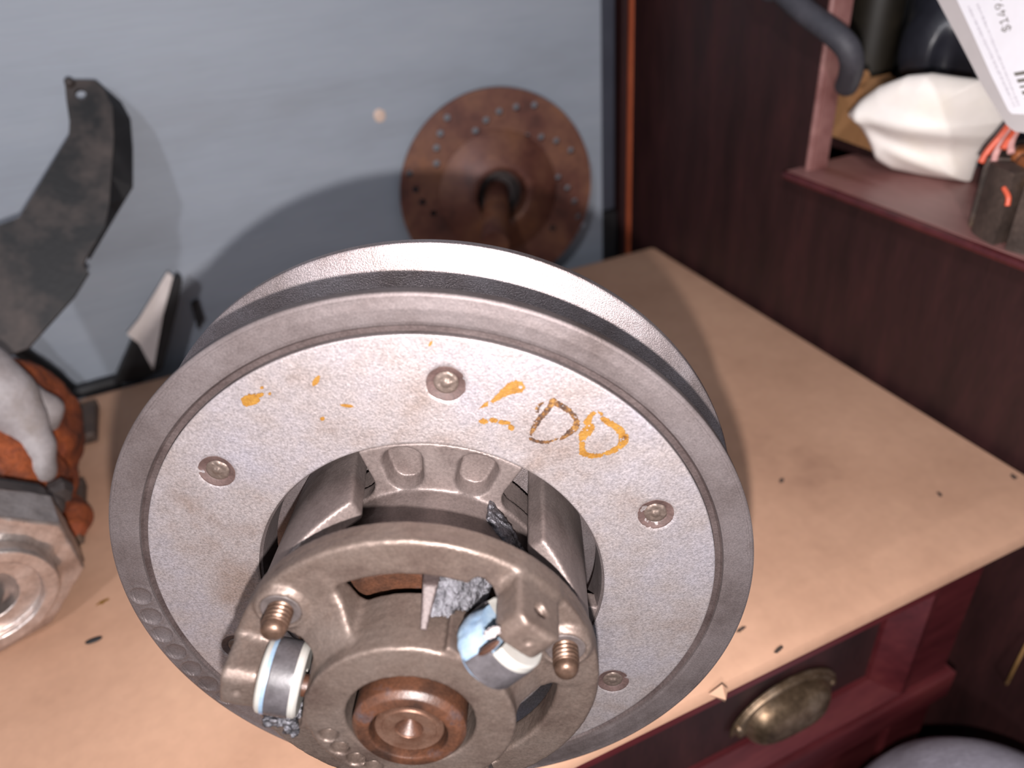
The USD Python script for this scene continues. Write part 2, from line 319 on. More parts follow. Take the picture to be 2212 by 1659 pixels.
part(cab, 'rail', box(-1.15, 0.441, CY - .008, CY + .0335, -.192, -.160, .007), 'red_wood', off=o)
dr = part(cab, 'drawer', box(-.40, 0.3865, CY + .0155, CY + .0335, -.156, -.036, .001), 'dark_wood', off=o)  # sunken panel in darker wood: the shade of the recess is in its colour
def strip(p0, p1, q0, q1):
    """a bevelled frame strip: outer edge p0-p1 raised, inner edge q0-q1 low"""
    yb, yf = CY + .0154, CY - .004
    pts = []
    for (x, z) in (p0, p1): pts += [(x, yb, z), (x, yf + .001, z)]
    for a, b in ((p0, q0), (p1, q1)): pts.append((a[0] * .72 + b[0] * .28, yf, a[1] * .72 + b[1] * .28))
    for (x, z) in (q0, q1): pts += [(x, yb, z), (x, yb - .004, z)]
    return trimesh.convex.convex_hull(np.array(pts))
ox0, ox1, oz0, oz1, fw = -.40, .3865, -.156, -.036, .026
for a in ((((ox0, oz1), (ox1, oz1), (ox0 + fw, oz1 - .014), (ox1 - fw, oz1 - .014))), ((ox1, oz1), (ox1, oz0), (ox1 - fw, oz1 - .014), (ox1 - fw, oz0 + .014)),
          ((ox0, oz0), (ox1, oz0), (ox0 + fw, oz0 + .014), (ox1 - fw, oz0 + .014)), ((ox0, oz1), (ox0, oz0), (ox0 + fw, oz1 - .014), (ox0 + fw, oz0 + .014))):
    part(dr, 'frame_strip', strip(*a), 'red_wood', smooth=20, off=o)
part(cab, 'drawer_front', box(-.40, 0.3865, CY + .004, CY + .0335, -.40, -.196, .002), 'red_wood', off=o)
# brass cup pull
def cup():
    cx_, cz_ = 0.276, -.117
    def fn(p):
        x = (p[..., 0] - cx_) * 1e3; y = (CY + .0155 - p[..., 1]) * 1e3; z = (p[..., 2] - cz_) * 1e3
        sq = lambda a, b, c: ((np.abs(x / a) ** 3.4 + np.abs(y / b) ** 3.0 + np.abs(z / c) ** 2.6) ** (1 / 3.0) - 1) * min(a, b, c)
        shell = np.maximum(sq(36, 21, 21), -sq(34.4, 19.4, 19.4))
        hood = np.maximum(np.maximum(shell, -z - 15), -y)
        rr = np.hypot(x / 47, (z + 3) / 34)
        fl = np.maximum(np.maximum((rr - 1) * 34, np.abs(y - 2.2 - 7 * np.clip(rr - .8, 0, 1) ** 1.0) - 1.2), -z - 5)
        fl = np.maximum(fl, -sq(32, 60, 18))
        ridge = np.sqrt(((np.hypot(x / 40, z / 26) - 1) * 26) ** 2 + (y - 5) ** 2) - 1.8
        return smin(smin(hood, fl, 2.0), np.maximum(ridge, -z - 7), 1.0)
    return nets(lambda p: fn(p) * 1e-3, (cx_ - .05, CY - .014, cz_ - .02), (cx_ + .05, CY + .018, cz_ + .036), .0008)
part(dr, 'cup_pull', cup(), 'brass', smooth=True, label='aged brass cup pull', off=o)
for sx in (-.041, .041):
    s_ = trimesh.creation.icosphere(2, .0032); s_.apply_translation((0.276 + sx, CY + .0105, -.114)); part(dr, 'pull_screw', s_, 'brass', smooth=True, off=o)
sp = trimesh.convex.convex_hull(np.array([onz(1530, 1500, .001), onz(1572, 1488, .001), onz(1568, 1512, -.001), ony(1566, 1516, .1995), onz(1560, 1478, .006)]))
part(cab, 'splinter', sp, 'table', smooth=False, label='lifted splinter at the front edge of the top', off=o)

# ---------------------------------------------------------------- hutch at the right
HX = 0.497
hu = thing('hutch', 'tall dark mahogany hutch with an open shelf standing against the right side of the table', 'hutch', (HX, 0.4, -0.75))
o = (HX, 0.4, -0.75)
LZ = 0.155
part(hu, 'side_panel', box(HX, HX + .022, 0.505, 0.797, -.75, .9, .001), 'dark_wood', off=o)
part(hu, 'edge_bead', tube([(HX + .006, 0.803, -.75), (HX + .006, 0.803, .2), (HX + .006, 0.803, .9)], .0075, 14), 'glow_edge_wood', smooth=True, label='narrow varnished edge bead with the orange flash glow in its colour', off=o)
part(hu, 'back_stile', box(HX - .004, HX + .03, 0.812, 0.85, -.75, .9, .002), 'dark_wood', off=o)
part(hu, 'lower_panel', box(HX, HX + .022, -.35, 0.5045, -.75, LZ - .0102, .001), 'dark_wood', off=o)
part(hu, 'divider', box(HX + .0005, HX + .018, 0.4985, 0.5045, LZ, .9, .001), 'ledge_wood', off=o)
part(hu, 'divider_bead', tube([(HX - .0005, 0.502, LZ), (HX - .0005, 0.502, .5), (HX - .0005, 0.502, .9)], .003, 10), 'ledge_wood', smooth=True, off=o)
def ledge():
    prof = [(HX + .21, LZ), (HX - .016, LZ), (HX - .0195, LZ - .0012), (HX - .021, LZ - .0035), (HX - .020, LZ - .006), (HX - .017, LZ - .0075), (HX - .013, LZ - .0085), (HX - .010, LZ - .0100), (HX + .21, LZ - .0100)]
    pl = Polygon([(a, b) for a, b in prof])
    m = trimesh.creation.extrude_polygon(pl, .862, engine='earcut'); v = m.vertices
    m.vertices = np.stack([v[:, 0], v[:, 2] - .35, v[:, 1]], -1)
    if m.volume < 0: m.invert()
    return m
part(hu, 'shelf_ledge', ledge(), 'red_wood', smooth=30, off=o)
part(hu, 'shelf_top', box(HX - .0165, HX + .205, -.35, .5105, LZ - .0004, LZ + .0004), 'ledge_wood', off=o, label='worn pale shelf surface')
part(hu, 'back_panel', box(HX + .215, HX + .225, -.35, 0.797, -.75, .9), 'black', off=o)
part(hu, 'top_board', box(HX, HX + .225, -.35, 0.797, .9, .92), 'dark_wood', off=o)

# ---------------------------------------------------------------- the drive clutch (big two-sheave pulley)
PC = np.array([0.04221403, 0.22126497, 0.13873662]); AX = np.array([-0.42706897, -0.90199596, 0.06336707]); AX /= np.linalg.norm(AX)
E1 = np.cross([0, 0, 1.], AX); E1 /= np.linalg.norm(E1); E2 = np.cross(AX, E1)
base = np.array([PC[0] - .0475 * AX[0], PC[1] - .0475 * AX[1], 0.0005])
MX = np.eye(4); MX[:3, 0] = E1; MX[:3, 1] = E2; MX[:3, 2] = AX; MX[:3, 3] = base
BO = np.array([E1, E2, AX]) @ (PC - base)           # axis centre in the clutch's own frame
cl = thing('clutch_pulley', 'large grey two-sheave clutch pulley with yellow paint marks standing on edge on the tan top', 'clutch', mtx=MX)
def cp(parent, name, mesh, m, smooth=35, label=None, scale=1e-3, kind=None):
    mesh = mesh.copy(); mesh.vertices = np.array(mesh.vertices) * scale + BO
    return part(parent, name, mesh, m, smooth, label, kind)
def polar(a, r): return r * math.cos(math.radians(a)), r * math.sin(math.radians(a))

# rear sheave
rear = lathe([(28, -26), (60, -31.2), (100, -39.5), (134.6, -46.9), (135.7, -47.6), (136, -48.3), (136, -50.6), (135.2, -51.4), (128, -51.8), (60, -44), (28, -44)], 400)
rs = cp(cl, 'rear_sheave', rear, 'sheave', 25)
cp(cl, 'rear_hub', lathe([(12, -43), (27.5, -43), (27.5, -66), (26, -68), (12, -68)], 96), 'cast', 30)

# front sheave: rim with hammer dents, groove, conical back, bowl
def rimmesh():
    rr = np.concatenate([[122.4], np.linspace(122.7, 133.9, 46), [134.5, 134.9, 135, 135, 134.8, 134.0]])
    ss = np.concatenate([[-1.4], np.interp(np.linspace(122.7, 133.9, 46), [122.7, 124, 129, 133.9], [-.5, -.1, .25, .05]), [-.15, -.55, -1.1, -4.4, -5.1, -5.6]])
    prof = [(73.3, -1.3), (118.9, -1.3), (119.3, -3.1), (121.9, -3.1)] + list(zip(rr, ss)) + [(100, -12.5), (75, -18), (71.0, -18.6), (71.6, -6), (72.3, -2.2)]
    prof = np.array(prof, float)
    n = 1200
    m = lathe(prof, n)
    v = np.array(m.vertices); a = np.degrees(np.arctan2(v[:, 1], v[:, 0])); r = np.hypot(v[:, 0], v[:, 1])
    front = (v[:, 2] > -.6) & (r > 122.5) & (r < 134.2)
    dz = np.zeros(len(v))
    for k, da in enumerate((180, 185.6, 190.8, 196.1, 201.6, 206.9, 212.1)):
        q = np.hypot(wrap(a - da) * np.pi / 180 * 128.3, r - 128.2)
        dz -= np.where(q < 4.6, 1.1 * np.sqrt(np.clip(1 - (q / 4.6) ** 2, 0, 1)), 0) * front
        dz += front * .22 * np.exp(-((q - 5.2) / .7) ** 2)
    nz = meshkit.fbm(np.stack([v[:, 0] * .35, v[:, 1] * .35, v[:, 2]], -1), 3, 4) - .5
    dz += front * nz * .16
    v[:, 2] += dz
    m.vertices = v
    return m
fs = cp(cl, 'front_sheave', rimmesh(), 'rim', 30)
# scratch-like machined lines round the outer edge and dirt-filled groove floor
cp(fs, 'groove_ring', lathe([(119.35, -3.2), (122.2, -3.2), (122.35, -1.25), (121.6, -2.2), (119.5, -2.4)], 300), 'groove', 30, label='dirty brown groove between rim and face plate')
for rl in (130.9, 132.2, 133.2):
    cp(fs, 'turning_line', lathe([(rl - .14, .05), (rl, .24), (rl + .14, .05), (rl, -.1)], 360), 'rim', True)

def platemesh():
    nr, nt = 90, 1080
    r = np.concatenate([[73.3, 73.3, 73.7], np.linspace(74.2, 118.4, nr - 5), [118.85, 119.1, 119.1]]); nr = len(r)
    z0 = np.zeros(nr); z0[0] = -1.25; z0[1] = -.35; z0[2] = -.08; z0[-1] = -1.25; z0[-2] = -.4; z0[-3] = -.08
    t = np.radians(np.arange(nt) * 360 / nt)
    R, T = np.meshgrid(r, t); Z = np.broadcast_to(z0, R.shape).copy()
    X, Y = R * np.cos(T), R * np.sin(T)
    for k in range(6):
        cx_, cy_ = polar(20 + 60 * k, 100.0); q = np.hypot(X - cx_, Y - cy_)
        Z -= 1.9 * np.clip(1 - (q / 8.2) ** 2, 0, 1) ** 1.2
    inner = (R > 74) & (R < 118.6)
    Z += inner * (meshkit.fbm(np.stack([X * .06, Y * .06, X * 0], -1), 3, 9) - .5) * .5
    Z += inner * (meshkit.noise(np.stack([X * 1.1, Y * 1.1, X * 0], -1), 2) - .5) * .08
    v = np.stack([X, Y, Z], -1).reshape(-1, 3)
    i, j = np.meshgrid(np.arange(nt), np.arange(nr - 1), indexing='ij')
    a = i * nr + j; b = ((i + 1) % nt) * nr + j
    q = np.stack([a, a + 1, b + 1, b], -1).reshape(-1, 4)
    m = trimesh.Trimesh(v, np.vstack([q[:, [0, 1, 2]], q[:, [0, 2, 3]]]), process=False)
    return m
fp = cp(cl, 'face_plate', platemesh(), 'plate', 30, label='pale grey face plate with yellow paint marks')
def rivetmesh(seed):
    m = lathe([(0, 1.2), (1.3, 1.1), (1.7, .7), (2.5, .5), (3.4, .75), (4.3, .45), (4.9, -.2), (5.2, -1.3), (5.2, -2), (0, -2)], 40)
    v = np.array(m.vertices); v += (meshkit.noise(v * .9 + seed * 7, seed)[:, None] - .5) * .5 * (v[:, 2:] > -1); m.vertices = v
    return m
for k in range(6):
    m = rivetmesh(k); m.apply_translation([*polar(20 + 60 * k, 100.0), -1.25]); cp(fp, 'rivet', m, 'cast', True)
    m = lathe([(4.4, -1.22), (5.4, -.92), (6.2, -.62), (6.9, -.38), (7.3, -.28), (7.3, -.6), (6.0, -.95), (5.2, -1.3), (4.4, -1.8)], 64); v = np.array(m.vertices); v[:, :2] *= 1 + (meshkit.fbm(v * [.3, .3, 0] + k * 9, 2, k)[:, None] - .5) * .10; m.vertices = v
    m.apply_translation([*polar(20 + 60 * k, 100.0), .06]); cp(fp, 'grime_ring', m, 'grime', True)

# yellow paint: thin flakes in the plate's own plane (mm)
def pol_px(px, py, s=0.0):
    q = onplane(px, py, PC + s * AX, AX) - PC - s * AX; return (q @ E1) * 1e3, (q @ E2) * 1e3
def z8(x, y): return pol_px(820 + x * .27125, 760 + y * .27125, .0)
def stroke(pts, w, seed):
    p = np.array([z8(*q) for q in pts]); p = bez(p, 10); w = np.interp(np.linspace(0, 1, len(p)), np.linspace(0, 1, len(w)), w)
    rng = np.random.default_rng(seed)
    return unary_union([Point(*c).buffer(max(.25, r * rng.uniform(.75, 1.2)), 6) for c, r in zip(p, w)])
def blob(pts): return Polygon([z8(*q) for q in pts])
def rough(poly, seed):
    rng = np.random.default_rng(seed); out = []
    for g in getattr(poly, 'geoms', [poly]):
        b = np.array(g.segmentize(.45).exterior.coords)[:-1]
        b = b + rng.normal(0, .13, b.shape); h = [np.array(i.coords)[:-1] for i in g.interiors if Polygon(i).area > .3]
        out.append(Polygon(b, h).buffer(0))
    return unary_union(out)
def holes(poly, n, seed, rmax=.55):
    rng = np.random.default_rng(seed); x0, y0, x1, y1 = poly.bounds
    return poly.difference(unary_union([Point(rng.uniform(x0, x1), rng.uniform(y0, y1)).buffer(rng.uniform(.15, rmax), 4) for _ in range(n)]))
def pmark(poly, m, label):
    for i, g in enumerate(q for q in getattr(poly, 'geoms', [poly]) if q.area > .25): pmark1(g, m, label)
def pmark1(poly, m, label):
    poly = poly.simplify(.05); me = extrude(poly, .30); me.apply_translation([0, 0, -.04]); cp(fp, 'paint_mark', me, m, False, label=label)
m1 = blob([(1090, 225), (1140, 240), (1160, 280), (1135, 322), (1060, 332), (1000, 352), (950, 382), (905, 405), (882, 393), (930, 340), (980, 290), (1022, 248)]).difference(Point(*z8(1122, 280)).buffer(.75))
m1 = unary_union([m1, blob([(790, 455), (835, 405), (866, 392), (864, 432), (830, 437)])])
pmark(rough(m1, 1), 'yellow', 'yellow painted stroke')
m2 = unary_union([stroke([(805, 550), (850, 552)], [.8, 1.1, .7], 2), stroke([(885, 540), (925, 545)], [.6, 1.1, .8], 3), stroke([(965, 558), (1030, 566)], [.8, .8, .6], 4), stroke([(1046, 600), (1050, 606)], [1.0, .9], 5)])
pmark(rough(m2, 2), 'yellow', 'short dashes of yellow paint')
d1 = unary_union([stroke([(1385, 385), (1345, 450), (1280, 525), (1235, 590), (1205, 660)], [1.0, .9, 1.1, .9, .5], 6),
                  stroke([(1370, 392), (1440, 425), (1510, 470), (1560, 530), (1562, 590), (1510, 645), (1445, 692)], [.9, 1.2, .9, .9, 1.2, 1.1, .5], 7),
                  stroke([(1200, 690), (1260, 714), (1340, 716), (1420, 690)], [.5, .7, .6, .3], 8), stroke([(1255, 470), (1262, 435), (1300, 405)], [.6, .6, .3], 9)])
pmark(holes(rough(d1, 3), 50, 3), 'brown_yellow', 'worn brown and yellow painted letter')
d2 = unary_union([stroke([(1655, 560), (1680, 510), (1720, 480), (1765, 495)], [1.3, .8, .6, .7], 10), stroke([(1775, 530), (1850, 575), (1915, 625), (1945, 690), (1920, 745), (1860, 785), (1760, 822), (1680, 826), (1610, 800)], [1.1, 1.2, 1.3, 1.7, 1.2, 1.0, .8, 1.0, 1.2], 11),
                  stroke([(1615, 790), (1612, 730), (1620, 670), (1650, 620), (1690, 585)], [1.1, .9, 1.4, 1.6, 1.0], 12), stroke([(1700, 600), (1670, 660)], [.7, .5], 13)])
pmark(holes(rough(d2, 4), 55, 4), 'yellow', 'yellow painted letter nearest the rim')
def pblob(px, py, w, h, rot, seed):
    t = np.linspace(0, 2 * np.pi, 28, endpoint=False); rng = np.random.default_rng(seed); k = 1 + rng.normal(0, .1, 28)
    x, y = w * np.cos(t) * k, h * np.sin(t) * k; c, s = math.cos(math.radians(rot)), math.sin(math.radians(rot))
    return Polygon([pol_px(px + a * c - b * s, py + a * s + b * c) for a, b in zip(x, y)]).buffer(0)
pmark(unary_union([pblob(540, 864, 20, 13, -10, 20), pblob(560, 854, 10, 5, -20, 21), pblob(583, 850, 3, 3, 0, 22)]), 'yellow', 'dab of yellow paint at the left')
pmark(unary_union([pblob(683, 822, 13, 6, -55, 23)]), 'yellow', 'small dab of yellow paint')
pmark(unary_union([pblob(750, 876, 14, 3.5, 8, 24), pblob(697, 904, 5, 4, 0, 25), pblob(566, 837, 4, 3, 0, 26), pblob(930, 742, 7, 3, -60, 27)]), 'yellow', 'specks of yellow paint')

# inner casting: webs with pockets, hub tube, ramp towers
def casting(p):
    x, y, s = p[..., 0], p[..., 1], p[..., 2]
    r = np.hypot(x, y); a = np.degrees(np.arctan2(y, x)); w = wrap((a - 80 + 60) % 120 - 60)
    fl = rbox2(r, s, 44, 72.9, -9.5, -.9, .8)
    # round-ended windows between the webs
    al = np.abs(w) - 26 ; edge = al * np.pi / 180 * r
    hole = np.maximum(6 - np.hypot(np.minimum(edge - 9, 0), (r - 60) * .8) * 0 - edge, -(r - 51))
    d = smax(fl, -rbox2(edge, r, -.0, 400, 51.5, 80, 7.5), .8)
    for da in (13.2, -13.2):
        b = wrap(w - da); tx = b * np.pi / 180 * 60; ty = r - 60.6
        pk = rbox2(tx, ty, -7.6, 7.6, -9.4, 10.5, 6.6)
        depth = -.9 - 7.2
        pocket = np.maximum(pk + np.clip((-(s + .9)), 0, 9) * .22, -(s - depth))
        d = smax(d, -pocket, 1.0)
    tb = rbox2(r, s, 45.5, 50.6, -24, 27, .8)
    d = smin(d, tb, 1.0)
    return d
def towers(p):
    x, y, s = p[..., 0], p[..., 1], p[..., 2]
    r = np.hypot(x, y); a = np.degrees(np.arctan2(y, x)); w = wrap((a - 136 + 60) % 120 - 60)
    hi = (w + 26.5 + (s - 4) * .16 - 0) ; lo = 25 - w
    body = rbox2(r, s, 56.5, 65.5, -30, 34.5, 1.2)
    cut = np.minimum(hi, lo) * np.pi / 180 * r
    d = smax(body, -cut, 1.5)
    slope = (s - 36 + np.abs(w) * .58) * .85
    return smax(d, slope, 1.0)
cp(cl, 'hub_casting', nets(casting, (-75, -75, -26), (75, 75, 29), 1.0), 'casting', True)
tw = nets(towers, (-68, -68, -32), (68, 68, 37), 1.1)
for c in sorted(tw.split(only_watertight=False), key=lambda c: -len(c.vertices))[:3]:
    cp(cl, 'ramp', c, 'casting', True)
cp(cl, 'inner_sleeve', lathe([(30, -24), (40.5, -24), (40.5, 30), (39, 32), (30, 32)], 120), 'rust_steel', 30, label='rusty sleeve inside the hub tube')

# spider: ring, three arms with stud pads and roller lugs, drum with bore
def spider(p):
    x, y, s = p[..., 0], p[..., 1], p[..., 2]
    r = np.hypot(x, y); a = np.degrees(np.arctan2(y, x))
    ring = rbox2(r, s, 52.3, 67.6, 36.8, 47.6, 1.7)
    groove = np.hypot(r - 67.9, s - 42.5) - .55
    ring = smax(ring, -groove, .3)
    drum = rbox2(r, s, 23, 37.2, 40, 65.2, 1.1)
    # arms
    w = wrap((a - 145 + 60) % 120 - 60)
    edge = (np.abs(w) - 29.5) * np.pi / 180 * np.clip(r, 30, 80)
    htop = np.interp(r, [30, 38, 46, 53, 70], [60, 58, 50, 47.4, 47.4])
    arm = smax(smax(np.maximum(r - 60, 30 - r), edge, 3), np.maximum(s - htop, 38.5 - s), 2.5)
    d = smin(smin(ring, arm, 3.0), drum, 3.0)
    # bottom step of the drum next to each arm edge
    wl = wrap((a - 196 + 60) % 120 - 60)
    ear = smax(rbox2(r, s, 30, 43.5, 41, 64.8, 1), (np.abs(wl + 25) - 14) * np.pi / 180 * 40, 1.0)
    d = smin(d, ear, 1.5)
    for k in range(3):
        # stud pad
        cx_, cy_ = polar(137 + 120 * k - .5, 58.0); q = np.hypot(x - cx_, y - cy_)
        pad = rbox2(q, s, -9.6, 9.6, 40, 50.2, 2.2)
        d = smin(d, pad, 2.0)
        d = smax(d, -rbox2(q, s, -7.3, 7.3, 48.8, 70, .8), .8)
        # roller lug
        ca, sa = math.cos(math.radians(163.5 + 120 * k)), math.sin(math.radians(163.5 + 120 * k))
        lr = x * ca + y * sa; lt = -x * sa + y * ca
        fr = 2.6 if k == 2 else 0.0
        lug = rbox3(lr - 60.4, lt, s - 52 - fr / 2, 6.3, 9.3, 13.2 + fr / 2, 2.0)
        lug = smax(lug, (s - 65.2 - fr) * .8 + (np.abs(lt) - 6.0) * .7, 1.2)
        slotd = rbox3(lr - 46.3, lt - (1.6 if k == 2 else 0), s - 54, 8.6, 14.6 + (1.6 if k == 2 else 0), 17, 2.0)
        d = smax(d, -slotd, 1.0)
        d = smin(d, lug, 3.2)
        pin = np.sqrt(lt ** 2 + (s - 58.0 - fr * .4) ** 2) - 2.7
        d = smax(d, -np.maximum(pin, -(lr - 64.6)), .3)
        dim = np.sqrt((lr - 60.5) ** 2 + (lt + .5) ** 2 + (s - 66.4 - fr) ** 2) - 2.2
        d = smax(d, -dim, .3)
    # balance holes on the drum face
    for ba in (192, 207, 222, 236):
        bx, by = polar(ba, 31.2); d = smax(d, -np.maximum(np.hypot(x - bx, y - by) - 3.6, -(s - 60.0 - np.hypot(x - bx, y - by) * .0)), .3)
    bore = np.hypot(x - .9, y) - 21.4
    d = smax(d, -bore, .6)
    n = (meshkit.noise(p * .55, 3) - .5) * .22
    return d + n
spm = nets(spider, (-70.5, -70.5, 34), (70.5, 70.5, 69), .8)
sp_ = cp(cl, 'spider', spm, 'cast', True, label='cast spider with three arms at the front of the pulley')

# studs, rollers
def threads(L=14.5, R=4.7):
    n, sides = 150, 40; z = np.linspace(-6, L, n); t = np.arange(sides) * 2 * np.pi / sides
    Z, T = np.meshgrid(z, t, indexing='ij'); ph = (Z / 1.75 - T / (2 * np.pi)) % 1
    tip = np.clip((L - Z) / 3.6, 0, 1); prof = R - .75 * (np.abs(ph - .5) * 2) ** 1.3
    rr = np.where(Z > L - 4.0, R * .93 * np.clip(1 - (1 - np.clip((L - Z) / 4.0, 0, 1)) ** 2.6, 0.02, 1) ** .42, prof)
    v = np.stack([rr * np.cos(T), rr * np.sin(T), Z], -1).reshape(-1, 3); v = np.vstack([v, [[0, 0, L + .1]]])
    i, j = np.meshgrid(np.arange(n - 1), np.arange(sides), indexing='ij'); a = i * sides + j; b = i * sides + (j + 1) % sides
    q = np.stack([a, b, b + sides, a + sides], -1).reshape(-1, 4); e = (n - 1) * sides; j = np.arange(sides)
    f = np.vstack([q[:, [0, 1, 2]], q[:, [0, 2, 3]], np.stack([e + j, e + (j + 1) % sides, np.full(sides, n * sides)], -1)])
    return trimesh.Trimesh(v, f, process=False)
for k in range(3):
    px_, py_ = polar(136.5 + 120 * k, 58.0)
    m = threads(); m.apply_translation([px_, py_, 46.5])
    st = cp(cl, 'threaded_stud', m, 'stud', 40, label='rusty threaded stud')
    wsh = lathe([(4.6, 48.7), (7.2, 48.7), (7.2, 49.3), (6.6, 49.7), (4.6, 49.5)], 40); wsh.apply_translation([px_, py_, 0]); cp(st, 'washer', wsh, 'dull_steel', 30)
def orient(m, ang, r0=0, s0=55.5):
    """roller axis z -> radial direction"""
    ca, sa = math.cos(math.radians(ang)), math.sin(math.radians(ang))
    v = np.array(m.vertices); er = np.array([ca, sa, 0]); et = np.array([-sa, ca, 0]); es = np.array([0, 0, 1.0])
    m = m.copy(); m.vertices = v[:, 2:3] * er + v[:, 0:1] * et + v[:, 1:2] * es + es * s0
    if m.volume < 0: m.invert()
    return m
for k in range(3):
    ang = (163.5, 283.5, 43.0)[k]; s0 = (55.5, 55.5, 58.8)[k]; cracked = k == 2
    tp = [(4, 42.4), (13.1, 42.4), (13.25, 43.2), (13.25, 50.0), (13.1, 50.6), (4, 50.6)]
    if cracked: tp = [(12.7, 39.5), (13.3, 39.7), (13.5, 40.4), (13.5, 50.0), (13.3, 50.6), (12.7, 50.6)]
    tr = lathe(tp, 160)
    if cracked:                                                     # the tread is broken away over part of the round
        v = np.array(tr.vertices); th = np.degrees(np.arctan2(v[:, 1], v[:, 0])); tr.update_faces(~((th[tr.faces] > -30) & (th[tr.faces] < 50 + 8 * np.sin(v[:, 2][tr.faces] * 1.7))).any(1)); tr.remove_unreferenced_vertices()
    ro = cp(cl, 'roller', orient(tr, ang, s0=s0), 'tread', 30, label='grey roller with broken tread showing pale blue nylon' if cracked else 'grey roller with cream nylon flanges')
    if cracked:
        bl = lathe([(4, 38.0), (11.6, 38.0), (12.6, 39.2), (13.0, 41), (13.0, 44), (12.8, 46.5), (12.2, 48), (12.0, 50.6), (4, 50.6)], 90); v = np.array(bl.vertices); rr = np.hypot(v[:, 0], v[:, 1])
        v[:, :2] *= (1 + ((meshkit.fbm(v * .5, 3, 5) - .5) * .10) * (rr > 6))[:, None]; bl.vertices = v
        cp(ro, 'flange', orient(bl, ang, s0=s0), 'blue_nylon', 30, label='cracked pale blue nylon end')
    else:
        cp(ro, 'flange', orient(lathe([(4, 39.6), (12.2, 39.6), (13.0, 40.4), (13.1, 42.35), (4, 42.35)], 80), ang, s0=s0), 'nylon', 30, label='cream nylon flange')
    if k == 0:
        cp(ro, 'flange', orient(lathe([(4, 50.65), (13.2, 50.65), (13.3, 52.0), (4, 52.0)], 80), ang, s0=s0), 'blue_nylon', 30, label='pale blue nylon ring')
    of = lathe([(4, 52.05 if k == 0 else 50.65), (13.1, 52.05 if k == 0 else 50.65), (12.9, 53.4), (12.2, 54.1), (4, 54.1)], 160)
    if cracked:
        v = np.array(of.vertices); th = np.degrees(np.arctan2(v[:, 1], v[:, 0])); of.update_faces(~((th[of.faces] > -40) & (th[of.faces] < 60)).any(1)); of.remove_unreferenced_vertices()
    cp(ro, 'flange', orient(of, ang, s0=s0), 'nylon', 30, label='cream nylon flange')
    cp(ro, 'pin', orient(lathe([(0, 36.5), (3.9, 36.5), (3.9, 63.6), (0, 63.6)], 24), ang, s0=57.6), 'rust_steel', 30, label='rusty roller pin')
def lump(px, py, s, r3, seed, am):
    u, v_ = pol_px(px, py, s * 1e-3); m = trimesh.creation.icosphere(3, 1.0); v = np.array(m.vertices); v = v * (1 + (meshkit.fbm(v * 2.2 + seed, 3, seed)[:, None] - .5) * am) * r3
    c, sn = math.cos(math.radians(40)), math.sin(math.radians(40)); m.vertices = np.stack([v[:, 0] * c - v[:, 1] * sn, v[:, 0] * sn + v[:, 1] * c, v[:, 2]], -1) + [u, v_, s]
    return m
cp(cl, 'crumbled_nylon', lump(1063, 1366, 67.5, (2.6, 1.4, 1.7), 4, 1.6), 'primer', True, label='crumbled cream nylon at the right roller')
cp(cl, 'slot_key', lump(1056, 1400, 71.5, (4.6, 1.1, 1.5), 7, .3), 'rust_steel', True, label='dark slot in the cracked blue roller end')
# torn tab under the left roller
def tab(p):
    ca, sa = math.cos(math.radians(164.5)), math.sin(math.radians(164.5))
    lr = p[..., 0] * ca + p[..., 1] * sa; lt = -p[..., 0] * sa + p[..., 1] * ca; s = p[..., 2]
    d = np.minimum(rbox3(lr - 45.5, lt - 14.0, s - 57.5, 6.0, 2.0, 7, .6), rbox3(lr - 41.4, lt - 16.4, s - 59, 2.8, 3.4, 5.5, .6))
    return d + (meshkit.noise(p * .7, 8) - .5) * 1.8
cp(cl, 'broken_tab', nets(tab, (-62, -20, 46), (-28, 8, 70), .6), 'fracture', True, label='torn bright metal tab under the left roller')

# centre: rusty sleeve and bolt
cp(cl, 'hub_sleeve', lathe([(13.6, 40), (20.0, 40), (20.0, 67.2), (19.8, 68.0), (18.2, 69.6), (17.6, 69.9), (14.6, 70.2), (13.9, 69.9), (13.6, 69.2), (13.6, 66)], 120), 'rust_steel', 35, label='rusty centre sleeve')
cp(cl, 'hub_bolt', lathe([(4.2, 63), (4.7, 67.4), (5.1, 68.0), (9.4, 68.2), (9.7, 67.7), (10.2, 67.6), (11.8, 67.9), (12.2, 67.5), (12.3, 60), (4.2, 60)], 96), 'bolt', 30, label='bolt face with a centre drill mark')

cp(cl, 'drill_mark', lathe([(0, 63.2), (1.2, 63.6), (4.0, 66.6), (4.75, 67.5), (4.6, 60), (0, 60)], 60), 'rust_steel', 30, label='rusty conical centre mark')
# broken rib and torn metal in the upper window
def rib(p):
    x, y, s = p[..., 0], p[..., 1], p[..., 2]
    r = np.hypot(x, y); a = np.degrees(np.arctan2(y, x))
    t = (a - 77) * np.pi / 180 * 44; wd = np.clip(2.5 - (s - 46) * .10, 1.1, 2.6)
    d = smax(np.maximum(np.abs(t) - wd, rbox2(t * 0, r, -9, 9, 38.6, 49.5, .7)), np.maximum(s - 58.5 + (r - 39) * 1.0, -s), .8)
    return d
cp(cl, 'broken_rib', nets(rib, (2, 30, -2), (20, 54, 62), .6), 'groove', True)
def torn(p):
    x, y, s = p[..., 0], p[..., 1], p[..., 2]
    r = np.hypot(x, y); a = np.degrees(np.arctan2(y, x))
    t = (75 - a) * np.pi / 180 * 46
    top = 55.5 - t * .62
    d = smax(rbox2(t, r, 0, 22, 39.8, 48.5, .8), s - top + (r - 40) * 1.1, .3)
    d = np.maximum(d, 10 - s)
    return d + (meshkit.fbm(p * .5, 4, 12) - .5) * 2.0
cp(cl, 'torn_web', nets(torn, (2, 20, 8), (40, 54, 60), .55), 'fracture', True, label='torn bright metal in the upper window')
